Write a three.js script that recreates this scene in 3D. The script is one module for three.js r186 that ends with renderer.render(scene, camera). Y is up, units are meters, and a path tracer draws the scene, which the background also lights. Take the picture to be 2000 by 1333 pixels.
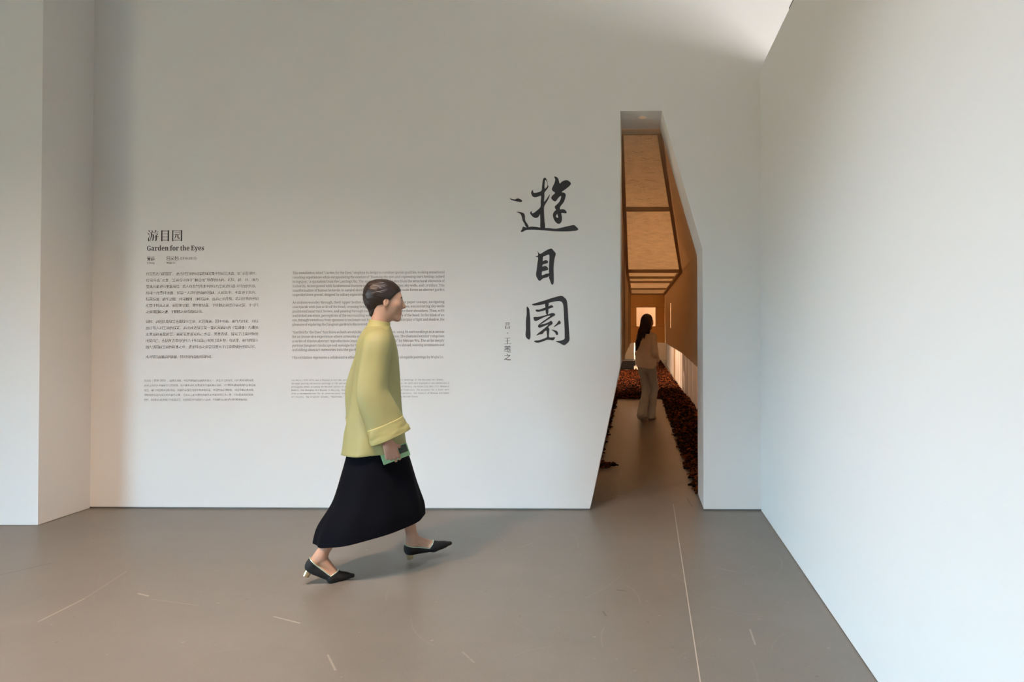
import * as THREE from 'three';
import { mergeGeometries, mergeVertices, toCreasedNormals } from 'three/addons/utils/BufferGeometryUtils.js';
import { RoundedBoxGeometry } from 'three/addons/geometries/RoundedBoxGeometry.js';
import { RectAreaLightUniformsLib } from 'three/addons/lights/RectAreaLightUniformsLib.js';
import { FontLoader } from 'three/addons/loaders/FontLoader.js';
import { ImprovedNoise } from 'three/addons/math/ImprovedNoise.js';

// ---------------------------------------------------------------- camera
const IMG_W = 2000, IMG_H = 1333, FOCAL = 1333;
const renderer = new THREE.WebGLRenderer({ antialias: true });
renderer.toneMapping = THREE.LinearToneMapping;
renderer.toneMappingExposure = 1.14;
renderer.shadowMap.enabled = true;
RectAreaLightUniformsLib.init();
const scene = new THREE.Scene();
const FULL_W = 2450, FULL_H = 1418;                       // the lens is shifted: its axis meets the picture at (1225, 624)
const camera = new THREE.PerspectiveCamera(THREE.MathUtils.radToDeg(2 * Math.atan(FULL_H / 2 / FOCAL)), FULL_W / FULL_H, 0.05, 120);
camera.setViewOffset(FULL_W, FULL_H, 0, 85, IMG_W, IMG_H);
camera.position.set(0, 1.4, 0);
camera.rotation.set(THREE.MathUtils.degToRad(0.7), THREE.MathUtils.degToRad(0.8), 0, 'YXZ');

// ---------------------------------------------------------------- light: even overcast sky, spotlights, backlit panel
const LIGHT = {
  sky: [18.9, 34.6, 46.8], ground: [11.0, 9.0, 5.6],
  spots: [[80, 50, 31], [39, 39, 40.5]],
  box: [7.1, 6.9, 6.9],
};
{
  const W = 64, H = 32, data = new Float32Array(W * H * 4);
  for (let r = 0; r < H; r++) for (let c = 0; c < W; c++) {
    const q = r < H / 2 ? LIGHT.ground : LIGHT.sky, i = (r * W + c) * 4;
    data[i] = q[0]; data[i + 1] = q[1]; data[i + 2] = q[2]; data[i + 3] = 1;
  }
  const t = new THREE.DataTexture(data, W, H, THREE.RGBAFormat, THREE.FloatType);
  t.mapping = THREE.EquirectangularReflectionMapping; t.magFilter = THREE.LinearFilter; t.needsUpdate = true;
  scene.background = t;
}

// ---------------------------------------------------------------- helpers
let seed = 20240611;
const rnd = () => { seed = (seed + 0x6D2B79F5) | 0; let t = Math.imul(seed ^ (seed >>> 15), 1 | seed); t = (t + Math.imul(t ^ (t >>> 7), 61 | t)) ^ t; return ((t ^ (t >>> 14)) >>> 0) / 4294967296; };
const rr = (a, b) => a + (b - a) * rnd();
const perlin = new ImprovedNoise();
const V = (x, y, z) => new THREE.Vector3(x, y, z);
const lerp = THREE.MathUtils.lerp, clamp = THREE.MathUtils.clamp, smooth = THREE.MathUtils.smoothstep;
const used = new Map();
function numbered(n) { const k = used.get(n) ?? 0; used.set(n, k + 1); return k ? n + '_' + String(k).padStart(3, '0') : n; }
function mesh(name, geo, mat, parent = scene) {
  const m = new THREE.Mesh(geo, mat); m.castShadow = m.receiveShadow = true;
  m.name = parent === scene ? numbered(name) : name; parent.add(m); return m;
}
function thing(name, label, category, pos = [0, 0, 0], turn = 0, group) {
  const o = new THREE.Group(); o.name = numbered(name); o.position.set(...pos); o.rotation.y = turn;
  o.userData = { label, category }; if (group) o.userData.group = group; scene.add(o); return o;
}
function struct(name, geo, mat) { const m = mesh(name, geo, mat); m.userData.kind = 'structure'; return m; }
function box(x0, x1, y0, y1, z0, z1) { const g = new THREE.BoxGeometry(x1 - x0, y1 - y0, z1 - z0); g.translate((x0 + x1) / 2, (y0 + y1) / 2, (z0 + z1) / 2); return g; }
function tube(pts, r, seg = 8, n = 0) { return new THREE.TubeGeometry(new THREE.CatmullRomCurve3(pts, false, 'centripetal'), n || pts.length * 4, r, seg); }
function bar(a, b, w, h) {                                   // a square bar from a to b
  const d = b.clone().sub(a), L = d.length(), g = new THREE.BoxGeometry(w, h, L);
  const q = new THREE.Matrix4().lookAt(b, a, V(0, 1, 0)); g.applyMatrix4(q); g.translate((a.x + b.x) / 2, (a.y + b.y) / 2, (a.z + b.z) / 2); return g;
}
function polyPrism(pts, holes, z0, z1, bevel = 0) {          // an outline in x, y swept from z0 to z1
  const s = new THREE.Shape(pts.map((p) => new THREE.Vector2(...p)));
  for (const h of holes) s.holes.push(new THREE.Path(h.map((p) => new THREE.Vector2(...p))));
  const g = new THREE.ExtrudeGeometry(s, { depth: Math.abs(z1 - z0), bevelEnabled: bevel > 0, bevelSize: bevel, bevelThickness: bevel, bevelOffset: -bevel, bevelSegments: 2 });
  g.translate(0, 0, Math.min(z0, z1)); return g;
}
function std(color, rough, extra = {}) { return new THREE.MeshStandardMaterial({ color: new THREE.Color().setRGB(...color), roughness: rough, ...extra }); }
function phys(color, rough, extra = {}) { return new THREE.MeshPhysicalMaterial({ color: new THREE.Color().setRGB(...color), roughness: rough, ...extra }); }
function canvasTex(w, h, draw, srgb = true) {
  const c = document.createElement('canvas'); c.width = w; c.height = h; draw(c.getContext('2d'), w, h);
  const t = new THREE.CanvasTexture(c); if (srgb) t.colorSpace = THREE.SRGBColorSpace; t.wrapS = t.wrapT = THREE.RepeatWrapping; return t;
}
function dataTex(w, h, fn, srgb = false) {
  const d = new Uint8Array(w * h * 4);
  for (let y = 0; y < h; y++) for (let x = 0; x < w; x++) { const c = fn(x / w, y / h); for (let k = 0; k < 3; k++) d[(y * w + x) * 4 + k] = clamp(Math.round(c[k] * 255), 0, 255); d[(y * w + x) * 4 + 3] = 255; }
  const t = new THREE.DataTexture(d, w, h); t.magFilter = t.minFilter = THREE.LinearFilter; t.wrapS = t.wrapT = THREE.RepeatWrapping; if (srgb) t.colorSpace = THREE.SRGBColorSpace; t.needsUpdate = true; return t;
}

// ---------------------------------------------------------------- setting
const ZW = -5.245, ZB = -5.72, XP = 0.95, YP = 3.385, XL = -4.235, ZL = -4.785;   // text wall, its back, partition face and top, left block edge and face
const XFAR = -8.5, ZBACK = 5.5, YC = 5.0, XN = 4.2;
const plaster = std([0.80, 0.795, 0.775], 0.92);
{                                                            // roller-painted wall: a fine orange-peel relief
  const n = 256, b = dataTex(n, n, (u, v) => { const s = Math.sin, q = 0.5 + 0.5 * perlin.noise(s(u * 6.283) * 9, Math.cos(u * 6.283) * 9 + s(v * 6.283) * 9, Math.cos(v * 6.283) * 9); return [q, q, q]; });
  b.repeat.set(1.6, 1.6); plaster.bumpMap = b; plaster.bumpScale = 0.0003;
}
const plinthGrey = std([0.30, 0.285, 0.26], 0.8);
const dark = std([0.02, 0.02, 0.02], 0.7);

// floor: grey-brown coated screed with scratches; one slab for the gallery room and the space behind the text wall
function floorTexture() {
  const S = 2048, X0 = -7, Z0 = -6, L = 8, P = (x, z) => [(x - X0) / L * S, (z - Z0) / L * S];
  return canvasTex(S, S, (g) => {
    const im = g.createImageData(S, S), d = im.data;
    for (let y = 0; y < S; y++) for (let x = 0; x < S; x++) {
      const a = perlin.noise(x / 300, y / 300, 1) * 0.5 + perlin.noise(x / 90, y / 60, 4) * 0.3 + perlin.noise(x / 20, y / 20, 9) * 0.2, f = rnd() - 0.5, i = (y * S + x) * 4;
      const k = 1 + a * 0.07 + f * 0.035; d[i] = 116 * k; d[i + 1] = 113 * k; d[i + 2] = 107 * k; d[i + 3] = 255;
    }
    g.putImageData(im, 0, 0);
    const line = (x0, z0, x1, z1, w, c, bend = 0) => { const [a, b] = P(x0, z0), [e, f] = P(x1, z1); g.strokeStyle = c; g.lineWidth = w; g.lineCap = 'round'; g.beginPath(); g.moveTo(a, b); g.quadraticCurveTo((a + e) / 2 + bend * (f - b), (b + f) / 2 - bend * (e - a), e, f); g.stroke(); };
    const pale = (o) => 'rgba(205,195,180,' + o + ')', deep = (o) => 'rgba(60,54,48,' + o + ')';
    line(-2.847, -3.225, -2.851, -3.501, 1.6, pale(0.6)); line(-2.85, -3.5, -2.93, -3.9, 1.3, pale(0.3)); line(-2.623, -3.572, -2.545, -3.539, 2.2, pale(0.6)); line(-2.5, -3.5, -2.2, -3.42, 1, pale(0.3));
    line(-1.757, -3.298, -1.596, -3.226, 1.8, pale(0.6)); line(-1.321, -2.917, -1.23, -2.787, 1.6, pale(0.45)); line(0.525, -3.19, 0.5225, -3.036, 1.5, pale(0.6)); line(0.466, -3.998, 0.575, -3.933, 1.2, pale(0.3));
    line(-3.62, -3.79, -3.48, -4.02, 3.5, deep(0.28)); line(-0.166, -3.38, -0.148, -3.326, 2.6, deep(0.4)); line(-0.106, -3.656, -0.059, -3.643, 2.6, deep(0.45)); line(-0.75, -2.95, -0.68, -2.86, 1.5, pale(0.3));
    line(0.41, -5.63, 0.435, -5.36, 2.2, deep(0.7)); line(-0.16, -5.70, -0.12, -5.70, 3, pale(0.5));
    for (let i = 0; i < 260; i++) { const x = rr(-6, 1), z = rr(-5.6, -1.5), a = rr(0, 6.3), l = Math.pow(rnd(), 3) * 0.45 + 0.01; line(x, z, x + Math.cos(a) * l, z + Math.sin(a) * l, rr(0.5, 1.1), (rnd() < 0.75 ? pale : deep)(rr(0.06, 0.26)), rr(-0.2, 0.2)); }
    for (let i = 0; i < 500; i++) { const [a, b] = P(rr(-6, 1), rr(-5.6, -1.5)); g.fillStyle = (rnd() < 0.6 ? pale : deep)(rr(0.1, 0.4)); g.beginPath(); g.arc(a, b, rr(0.5, 1.6), 0, 7); g.fill(); }
    for (let i = 0; i < 26; i++) { const [a, b] = P(rr(-6, 1), rr(-5.6, -1.5)), R = rr(30, 110), q = g.createRadialGradient(a, b, 0, a, b, R), c = rnd() < 0.5 ? '150,142,132,' : '120,112,103,'; q.addColorStop(0, 'rgba(' + c + rr(0.08, 0.2) + ')'); q.addColorStop(1, 'rgba(' + c + '0)'); g.fillStyle = q; g.fillRect(a - R, b - R, 2 * R, 2 * R); }
  });
}
function floorGeo(x0, x1, z0, z1) {
  const g = box(x0, x1, -0.2, 0, z0, z1), p = g.attributes.position, uv = g.attributes.uv;
  for (let i = 0; i < p.count; i++) uv.setXY(i, (p.getX(i) + 7) / 8, 1 - (p.getZ(i) + 6) / 8);
  return g;
}
const floorMat = phys([1, 1, 1], 0.36, { map: floorTexture(), specularIntensity: 0.9 });
const floor = struct('floor', floorGeo(XFAR - 0.3, XN + 0.3, -30, ZBACK + 0.3), floorMat);
{                                                            // the filled joint that runs out of the passage
  const q = std([0.42, 0.38, 0.33], 0.6);
  mesh('joint', bar(V(0.29, -0.0012, -5.436), V(0.229, -0.0012, -1.2), 0.005, 0.004), q, floor);
}

// text wall with the house-shaped opening; it stands on a set-back grey base strip
const door = [[-0.127, 3.072], [0.195, 3.072], [0.506, 2.0], [0.511, 0.012], [-0.358, 0.012], [-0.128, 1.1]];
struct('wall_front', polyPrism([[XL - 4.4, 0.012], [-0.358, 0.012], [-0.128, 1.1], [-0.127, 3.072], [0.195, 3.072], [0.506, 2.0], [0.511, 0.012], [XN, 0.012], [XN, YC], [XL - 4.4, YC]], [], ZB, ZW), plaster);
struct('baseboard_front', mergeGeometries([box(XL, -0.362, 0, 0.013, ZB + 0.03, ZW - 0.012), box(0.514, XP + 0.05, 0, 0.013, ZB + 0.03, ZW - 0.012)]), plinthGrey);
struct('wall_left', box(XFAR, XL, 0.003, YC, ZW + 0.001, ZL), plaster);
struct('wall_right', box(XP, XP + 0.24, 0.004, YP, ZW + 0.001, 3.2), plaster);
struct('trim_1', mergeGeometries([box(XP + 0.003, XP + 0.03, YP + 0.0005, YP + 0.018, -4.26, -2.2), box(XP + 0.006, XP + 0.012, YP + 0.0005, YP + 0.006, -4.52, -4.3)]), dark);
struct('ceiling', box(XFAR - 0.3, XN + 0.3, YC, YC + 0.3, -30, ZBACK + 0.3), std([0.30, 0.27, 0.24], 0.9));
// daylight: a wide glazed opening in the left side wall
function windowWall(name, x0, x1, openings) {               // a wall that lies across x, with openings [z0, z1, y0, y1]
  const zs = [ZB, ...openings.flatMap((o) => [o[0], o[1]]), ZBACK + 0.3], g = [];
  for (let i = 0; i < zs.length - 1; i += 2) g.push(box(x0, x1, 0, YC, zs[i], zs[i + 1]));
  for (const [a, b, y0, y1] of openings) { if (y0 > 0) g.push(box(x0, x1, 0, y0, a, b)); g.push(box(x0, x1, y1, YC, a, b)); }
  return struct(name, mergeGeometries(g), plaster);
}
const alu = std([0.25, 0.26, 0.27], 0.4, { metalness: 0.6 });
const pane = phys([1, 1, 1], 0, { transmission: 1, thickness: 0, ior: 1.5 });
function glazing(n, x, [z0, z1, y0, y1], cols) {
  const g = [], w = 0.05;
  g.push(box(x, x + 0.08, y0, y0 + w, z0, z1), box(x, x + 0.08, y1 - w, y1, z0, z1));
  for (let i = 0; i <= cols; i++) { const z = lerp(z0, z1 - w, i / cols); g.push(box(x, x + 0.08, y0 + w, y1 - w, z, z + w)); }
  const o = new THREE.Group(); o.name = 'window_' + n; o.userData.kind = 'structure'; scene.add(o);
  mesh('window_frame', mergeGeometries(g), alu, o);
  for (let i = 0; i < cols; i++) mesh('glass', box(x + 0.036, x + 0.042, y0 + w, y1 - w, lerp(z0, z1 - w, i / cols) + w, lerp(z0, z1 - w, (i + 1) / cols)), pane, o);
}
const WIN1 = [0.4, 4.6, 0.0, 2.2];
windowWall('wall_window_side', XFAR - 0.3, XFAR, [WIN1]); glazing(1, XFAR - 0.2, WIN1, 4);
struct('wall_back', box(XFAR - 0.3, XN + 0.3, 0, YC, ZBACK, ZBACK + 0.3), plaster);
struct('wall_neighbour_side', box(XN, XN + 0.3, 0, YC, ZB, ZBACK + 0.3), plaster);
// ---------------------------------------------------------------- the dim hall behind the text wall
const hallPaint = std([0.42, 0.33, 0.25], 0.9);
const HX0 = -4.4, HX1 = 1.32, HZ = -29.78;
struct('wall_hall_left', box(HX0 - 0.3, HX0, 0, YC, HZ, ZB), hallPaint);
struct('wall_hall_right', box(HX1, HX1 + 0.3, 0, YC, HZ, ZB), hallPaint);
struct('wall_hall_back', box(HX0 - 0.3, HX1 + 0.3, 0, YC, HZ - 0.3, HZ), hallPaint);

// pleated white panels along the right of the passage
{
  const a = Math.atan2(1.1 - 0.971, 26.06 - 11.16);
  const t = thing('panel_screen', 'row of upright white panels standing along the right of the bark bed', 'screen', [0.98, 0, -11.2], 0);
  t.rotation.y = -a;
  const m = std([0.52, 0.47, 0.455], 0.85), g = new RoundedBoxGeometry(0.028, 1.12, 0.46, 2, 0.006);
  for (let i = 0; i < 30; i++) { const p = mesh('panel', g, m, t); p.position.set(0.02 + (i % 2) * 0.009, 0.56, -0.25 - i * 0.49); p.rotation.y = (i % 2 ? 1 : -1) * 0.022; }
  mesh('rail', box(0.036, 0.06, 1.06, 1.1, -14.9, -0.02), std([0.3, 0.24, 0.2], 0.7), t);
}

// ---------------------------------------------------------------- the paper canopy hung over the passage
const rail = std([0.40, 0.29, 0.19], 0.6);
const paperTex = (() => canvasTex(512, 512, (g) => {        // handmade paper with darker fibres lying mostly across
  const im = g.createImageData(512, 512), d = im.data;
  for (let y = 0; y < 512; y++) for (let x = 0; x < 512; x++) {
    const k = 1 + perlin.noise(x / 60, y / 40, 2) * 0.05 + perlin.noise(x / 9, y / 5, 6) * 0.06 + (rnd() - 0.5) * 0.07, i = (y * 512 + x) * 4;
    d[i] = 226 * k; d[i + 1] = 212 * k; d[i + 2] = 190 * k; d[i + 3] = 255;
  }
  g.putImageData(im, 0, 0);
  for (let i = 0; i < 150; i++) {
    const x = rr(0, 512), y = rr(0, 512), l = rr(6, 46), a = rr(-0.35, 0.35);
    g.strokeStyle = 'rgba(96,58,28,' + rr(0.1, 0.45) + ')'; g.lineWidth = rr(0.8, 3.4); g.lineCap = 'round'; g.beginPath(); g.moveTo(x, y);
    g.bezierCurveTo(x + l * 0.3, y + rr(-5, 5), x + l * 0.6, y + rr(-6, 6) + a * l, x + l, y + a * l); g.stroke();
  }
}))();
const paper = phys([1, 1, 1], 0.95, { map: paperTex, transmission: 0.42, thickness: 0, specularIntensity: 0.2 });
const paperWall = phys([0.84, 0.70, 0.53], 0.95, { transmission: 0.42, thickness: 0, specularIntensity: 0.2 });
function quad(a, b, c, d, t = 0.004) {                       // a sheet on four corners, with thickness; uv in metres
  const n = b.clone().sub(a).cross(d.clone().sub(a)).normalize().multiplyScalar(t / 2), P = [a, b, c, d], f = P.map((p) => p.clone().add(n)), k = P.map((p) => p.clone().sub(n));
  const W = (a.distanceTo(b) + d.distanceTo(c)) / 2, H = (a.distanceTo(d) + b.distanceTo(c)) / 2, uv0 = [[0, 0], [W, 0], [W, H], [0, H]], o = [rnd(), rnd()], pos = [], uv = [];
  const face = (q, u) => { for (const i of [0, 1, 2, 0, 2, 3]) { pos.push(...q[i].toArray()); uv.push(u[i][0] + o[0], u[i][1] + o[1]); } };
  face(f, uv0); face([k[3], k[2], k[1], k[0]], [uv0[3], uv0[2], uv0[1], uv0[0]]);
  for (let i = 0; i < 4; i++) { const j = (i + 1) % 4; face([f[i], k[i], k[j], f[j]], [uv0[i], uv0[i], uv0[j], uv0[j]]); }
  const g = new THREE.BufferGeometry(); g.setAttribute('position', new THREE.Float32BufferAttribute(pos, 3)); g.setAttribute('uv', new THREE.Float32BufferAttribute(uv, 2)); g.computeVertexNormals(); return g;
}
{
  const t = thing('paper_canopy', 'long brown paper canopy in a wooden frame hanging over the passage', 'canopy');
  const z0 = -5.74, z1 = -9.3, z2 = -15.7, xl = -0.131, hb = 1.05, top0 = 3.078, top1 = 2.19;
  const rightAt = (z) => lerp(0.19, 0.602, (z - z0) / (z1 - z0)), topAt = (z) => lerp(top0, top1, (z - z0) / (z1 - z0)), xr = (z) => (z > z1 ? rightAt(z) : lerp(0.602, 0.629, (z - z1) / (z2 - z1)));
  const L = (z) => V(xl, z > z1 ? topAt(z) : top1, z), R = (z) => V(xr(z), z > z1 ? topAt(z) : top1, z);
  // sheets of the sloping roof and of the flat part
  for (const [a, b] of [[z0, -7.3], [-7.3, z1]]) mesh('paper_sheet', quad(L(a), R(a), R(b), L(b)), paper, t);
  const flats = [z1, -10.5, -11.53, -13.6, z2];
  for (let i = 0; i < 4; i++) mesh('paper_sheet', quad(L(flats[i]), R(flats[i]), R(flats[i + 1]), L(flats[i + 1])), paper, t);
  // frame
  const f = (a, b, w = 0.036, h = 0.05) => mesh('rail', bar(a, b, w, h), rail, t), dn = V(0, -0.018, 0);
  f(L(z0).add(dn), L(z1).add(dn)); f(R(z0).add(dn), R(z1).add(dn)); f(L(z1).add(dn), L(z2).add(dn)); f(R(z1).add(dn), R(z2).add(dn), 0.05, 0.05);
  for (const z of [z0 - 0.012, -7.3, z1]) f(L(z).add(dn), R(z).add(dn));
  for (const z of flats.slice(1)) f(L(z).add(dn), R(z).add(dn), 0.03, 0.04);
  // right side: a leaning sheet under the rising rail, then upright sheets down to the lower edge
  const B = V(0.508, 2.03, z0), C = R(z1), off = V(0.02, 0, 0);
  { const g = new THREE.BufferGeometry(), A = R(z0); const n = V(0.004, 0.0015, 0); const q = [A, B, C, A.clone().add(n), C.clone().add(n), B.clone().add(n)].map((p) => p.clone().add(off)).flatMap((p) => p.toArray());
    g.setAttribute('position', new THREE.Float32BufferAttribute(q, 3)); g.setAttribute('uv', new THREE.Float32BufferAttribute([0, 0, 0.3, 1, 3.6, 1, 0, 0, 3.6, 1, 0.3, 1], 2)); g.computeVertexNormals(); mesh('side_sheet', g, paperWall, t); }
  const zs = [z0, -7.5, z1, -10.6, -12.0, -13.9, z2], xs = (z) => (z > z1 ? lerp(0.508, 0.602, (z - z0) / (z1 - z0)) : xr(z)) + 0.02, ys = (z) => (z > z1 ? lerp(2.03, 2.19, (z - z0) / (z1 - z0)) : top1);
  const openings = { 4: [0.35, 0.50, 1.40, 1.86] };       // a tall slit cut in the right side (shares along the sheet, heights)
  for (let i = 0; i < zs.length - 1; i++) {
    const a = zs[i], b = zs[i + 1], P = (s, y) => { const z = lerp(a, b, s); return V(xs(z), y, z); }, o = openings[i];
    if (!o) { mesh('side_sheet', quad(V(xs(a), ys(a), a), V(xs(b), ys(b), b), P(1, hb), P(0, hb)), paperWall, t); continue; }
    const [s0, s1, y0, y1] = o;
    mesh('side_sheet', mergeGeometries([quad(P(0, top1), P(s0, top1), P(s0, hb), P(0, hb)), quad(P(s1, top1), P(1, top1), P(1, hb), P(s1, hb)), quad(P(s0, top1), P(s1, top1), P(s1, y1), P(s0, y1)), quad(P(s0, y0), P(s1, y0), P(s1, hb), P(s0, hb))]), paperWall, t);
  }
  for (let i = 0; i < zs.length - 1; i++) mesh('side_sheet', quad(V(xl - 0.02, hb, zs[i]), V(xl - 0.02, hb, zs[i + 1]), V(xl - 0.02, zs[i + 1] > z1 ? topAt(zs[i + 1]) : top1, zs[i + 1]), V(xl - 0.02, zs[i] > z1 ? topAt(zs[i]) : top1, zs[i])), paperWall, t);
  for (const z of [-7.5, -12.0, -14.6]) mesh('post', box(xl - 0.014, xl + 0.002, hb, z > z1 ? topAt(z) : top1, z - 0.015, z + 0.015), rail, t);
  // end wall in three boards with a square opening
  const e = (x0, x1, y0, y1) => box(x0, x1, y0, y1, z2 - 0.012, z2), x0 = xl - 0.02, x1 = 0.645, end = phys([0.84, 0.58, 0.28], 0.9, { transmission: 0.12, thickness: 0, specularIntensity: 0.2 });
  mesh('end_board', e(x0, x1, 1.868, top1), end, t); mesh('end_board', e(x0, -0.008, 1.43, 1.862), end, t); mesh('end_board', e(0.43, x1, 1.43, 1.862), end, t); mesh('end_board', e(x0, x1, hb, 1.424), end, t);
  for (const y of [1.424, 1.862]) mesh('end_rail', box(x0, x1, y, y + 0.006, z2 - 0.01, z2 - 0.002), rail, t);
  const wire = std([0.3, 0.3, 0.3], 0.4, { metalness: 0.8 });
  for (const z of [-6.4, z1, -12.5, z2 + 0.2]) for (const P of [L(z), R(z)]) { const g = new THREE.CylinderGeometry(0.0025, 0.0025, YC - P.y, 6); g.translate(P.x, (YC + P.y) / 2, z); mesh('hanging_wire', g, wire, t); }
}

// pale panel seen through the square opening, the black plinth and the upright light tube at the far end
{
  const t = thing('paper_screen', 'bright pale paper screen seen through the square opening behind the dark-haired visitor', 'screen', [0.25, 0, -17.6]);
  mesh('sheet', box(-0.75, 0.75, 1.25, 2.9, -0.01, 0.01), phys([0.85, 0.68, 0.52], 0.9, { transmission: 0.3, thickness: 0 }), t);
  for (const x of [-0.75, -0.25, 0.25, 0.75]) mesh('batten', box(x - 0.012, x + 0.012, 1.25, 2.9, 0.011, 0.022), std([0.62, 0.45, 0.3], 0.7), t);
  for (const x of [-0.72, 0.72]) mesh('leg', box(x - 0.02, x + 0.02, 0, 1.25, -0.02, 0.02), rail, t);
}
{
  const t = thing('plinth', 'low black plinth on the far floor at the end of the passage', 'plinth', [-0.36, 0, -23.4]);
  mesh('body', new RoundedBoxGeometry(0.62, 0.26, 1.1, 2, 0.01).translate(0, 0.16, 0), std([0.010, 0.008, 0.008], 0.9), t);
  mesh('base', box(-0.29, 0.29, 0, 0.03, -0.52, 0.52), dark, t);
  mesh('top_strip', box(-0.31, 0.31, 0.29, 0.298, 0.44, 0.5), std([0.3, 0.22, 0.16], 0.5), t);
}
{
  const t = thing('light_tube', 'thin upright white light tube beyond the black plinth', 'lamp', [-0.077, 0, -25.0]);
  mesh('base', new THREE.CylinderGeometry(0.09, 0.1, 0.03, 24).translate(0, 0.015, 0), std([0.6, 0.55, 0.5], 0.5), t);
  mesh('stem', new THREE.CylinderGeometry(0.012, 0.012, 0.16, 12).translate(0, 0.11, 0), std([0.6, 0.55, 0.5], 0.5), t);
  mesh('tube', new THREE.CapsuleGeometry(0.015, 0.68, 6, 16).translate(0, 0.54, 0), std([1, 0.9, 0.75], 0.5, { emissive: new THREE.Color(1, 0.78, 0.5), emissiveIntensity: 1.6 }), t);
  const l = new THREE.PointLight(new THREE.Color(1, 0.75, 0.5), 1.2); l.position.set(0, 0.54, 0.06); l.castShadow = true; l.shadow.radius = 3; t.add(l);
}
{
  const t = thing('white_block', 'small white block on the floor beside the black plinth', 'block', [-0.02, 0, -22.6]);
  mesh('body', new RoundedBoxGeometry(0.14, 0.12, 0.5, 2, 0.01).translate(0, 0.06, 0), std([0.85, 0.8, 0.72], 0.7), t);
}

// ---------------------------------------------------------------- bark mulch
const bark = (() => {
  const chips = [], put = (x0, x1, z0, z1, n, edge) => { for (let i = 0; i < n; i++) { const x = rr(x0, x1), z = rr(z0, z1); if (edge(x, z)) chips.push([x, z]); } };
  const e = (z) => 0.505 + perlin.noise(z * 4.1, 2, 0) * 0.03 + rr(-0.02, 0.03), el = (z) => -0.375 + perlin.noise(z * 3.7, 9, 0) * 0.03 + 0.15 * Math.exp(-(((z + 6.88) / 0.13) ** 2)) - rr(-0.01, 0.03) - 0.6 * smooth(z, -6.75, -6.0);
  put(0.46, 1.3, -13.4, -5.74, 19000, (x, z) => x > e(z) && x < 1.29);
  put(-1.1, -0.18, -13.4, -5.74, 11000, (x, z) => x < el(z));
  put(-1.6, 0.99, -22.0, -13.36, 32000, (x, z) => z < -13.385 + rr(-0.02, 0.02) && x < (z < -11 ? 0.98 : 9));
  put(0.2, 1.05, -29, -21.9, 5000, (x, z) => x > 0.24 + rr(-0.03, 0.03) && x < 0.98);
  const g = new THREE.BoxGeometry(1, 1, 1, 2, 1, 1), p = g.attributes.position;   // a split sliver: tapered, bent, ragged
  for (let i = 0; i < p.count; i++) { const x = p.getX(i), y = p.getY(i), z = p.getZ(i); p.setXYZ(i, x * (1 + 0.25 * z * Math.sign(y)), y * (1 - 0.5 * Math.abs(x)) + 0.5 * x * x - 0.1, z * (1 - 0.55 * Math.abs(x)) + 0.18 * x); }
  g.computeVertexNormals();
  const m = new THREE.InstancedMesh(g, phys([1, 1, 1], 0.95, { specularIntensity: 0.15 }), chips.length), q = new THREE.Matrix4(), eu = new THREE.Euler(), qu = new THREE.Quaternion(), c = new THREE.Color();
  chips.forEach(([x, z], i) => {
    const s = rr(0.6, 1.25), hill = 0.012 + 0.045 * Math.pow(rnd(), 1.3) * smooth(Math.min(Math.abs(x - 0.47), Math.abs(x + 0.33), 1), 0, 0.15) + 0.006;
    eu.set(rr(-0.5, 0.5), rr(0, 6.28), rr(-0.5, 0.5)); qu.setFromEuler(eu);
    q.compose(V(x, hill, z), qu, V(rr(0.026, 0.075) * s, rr(0.006, 0.013), rr(0.011, 0.028) * s)); m.setMatrixAt(i, q);
    const v = rr(0.35, 1.25); c.setRGB(0.15 * v, 0.038 * v, 0.010 * v); if (rnd() < 0.55) c.setRGB(0.016 * v, 0.006 * v, 0.003 * v); m.setColorAt(i, c);
  });
  m.name = 'bark_mulch'; m.userData = { kind: 'stuff', label: 'reddish brown bark mulch covering the ground beside the passage floor', category: 'mulch' }; m.castShadow = m.receiveShadow = true; scene.add(m);
  const soil = std([0.03, 0.016, 0.01], 0.95);
  struct('ground_mulch', mergeGeometries([box(0.53, 1.3, 0, 0.016, -13.4, -5.76), box(-1.1, -0.43, 0, 0.016, -13.4, -6.7), box(-1.6, 1.0, 0, 0.016, -22, -13.42), box(0.28, 1.0, 0, 0.016, -29, -22)]), soil);
  return m;
})();

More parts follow.
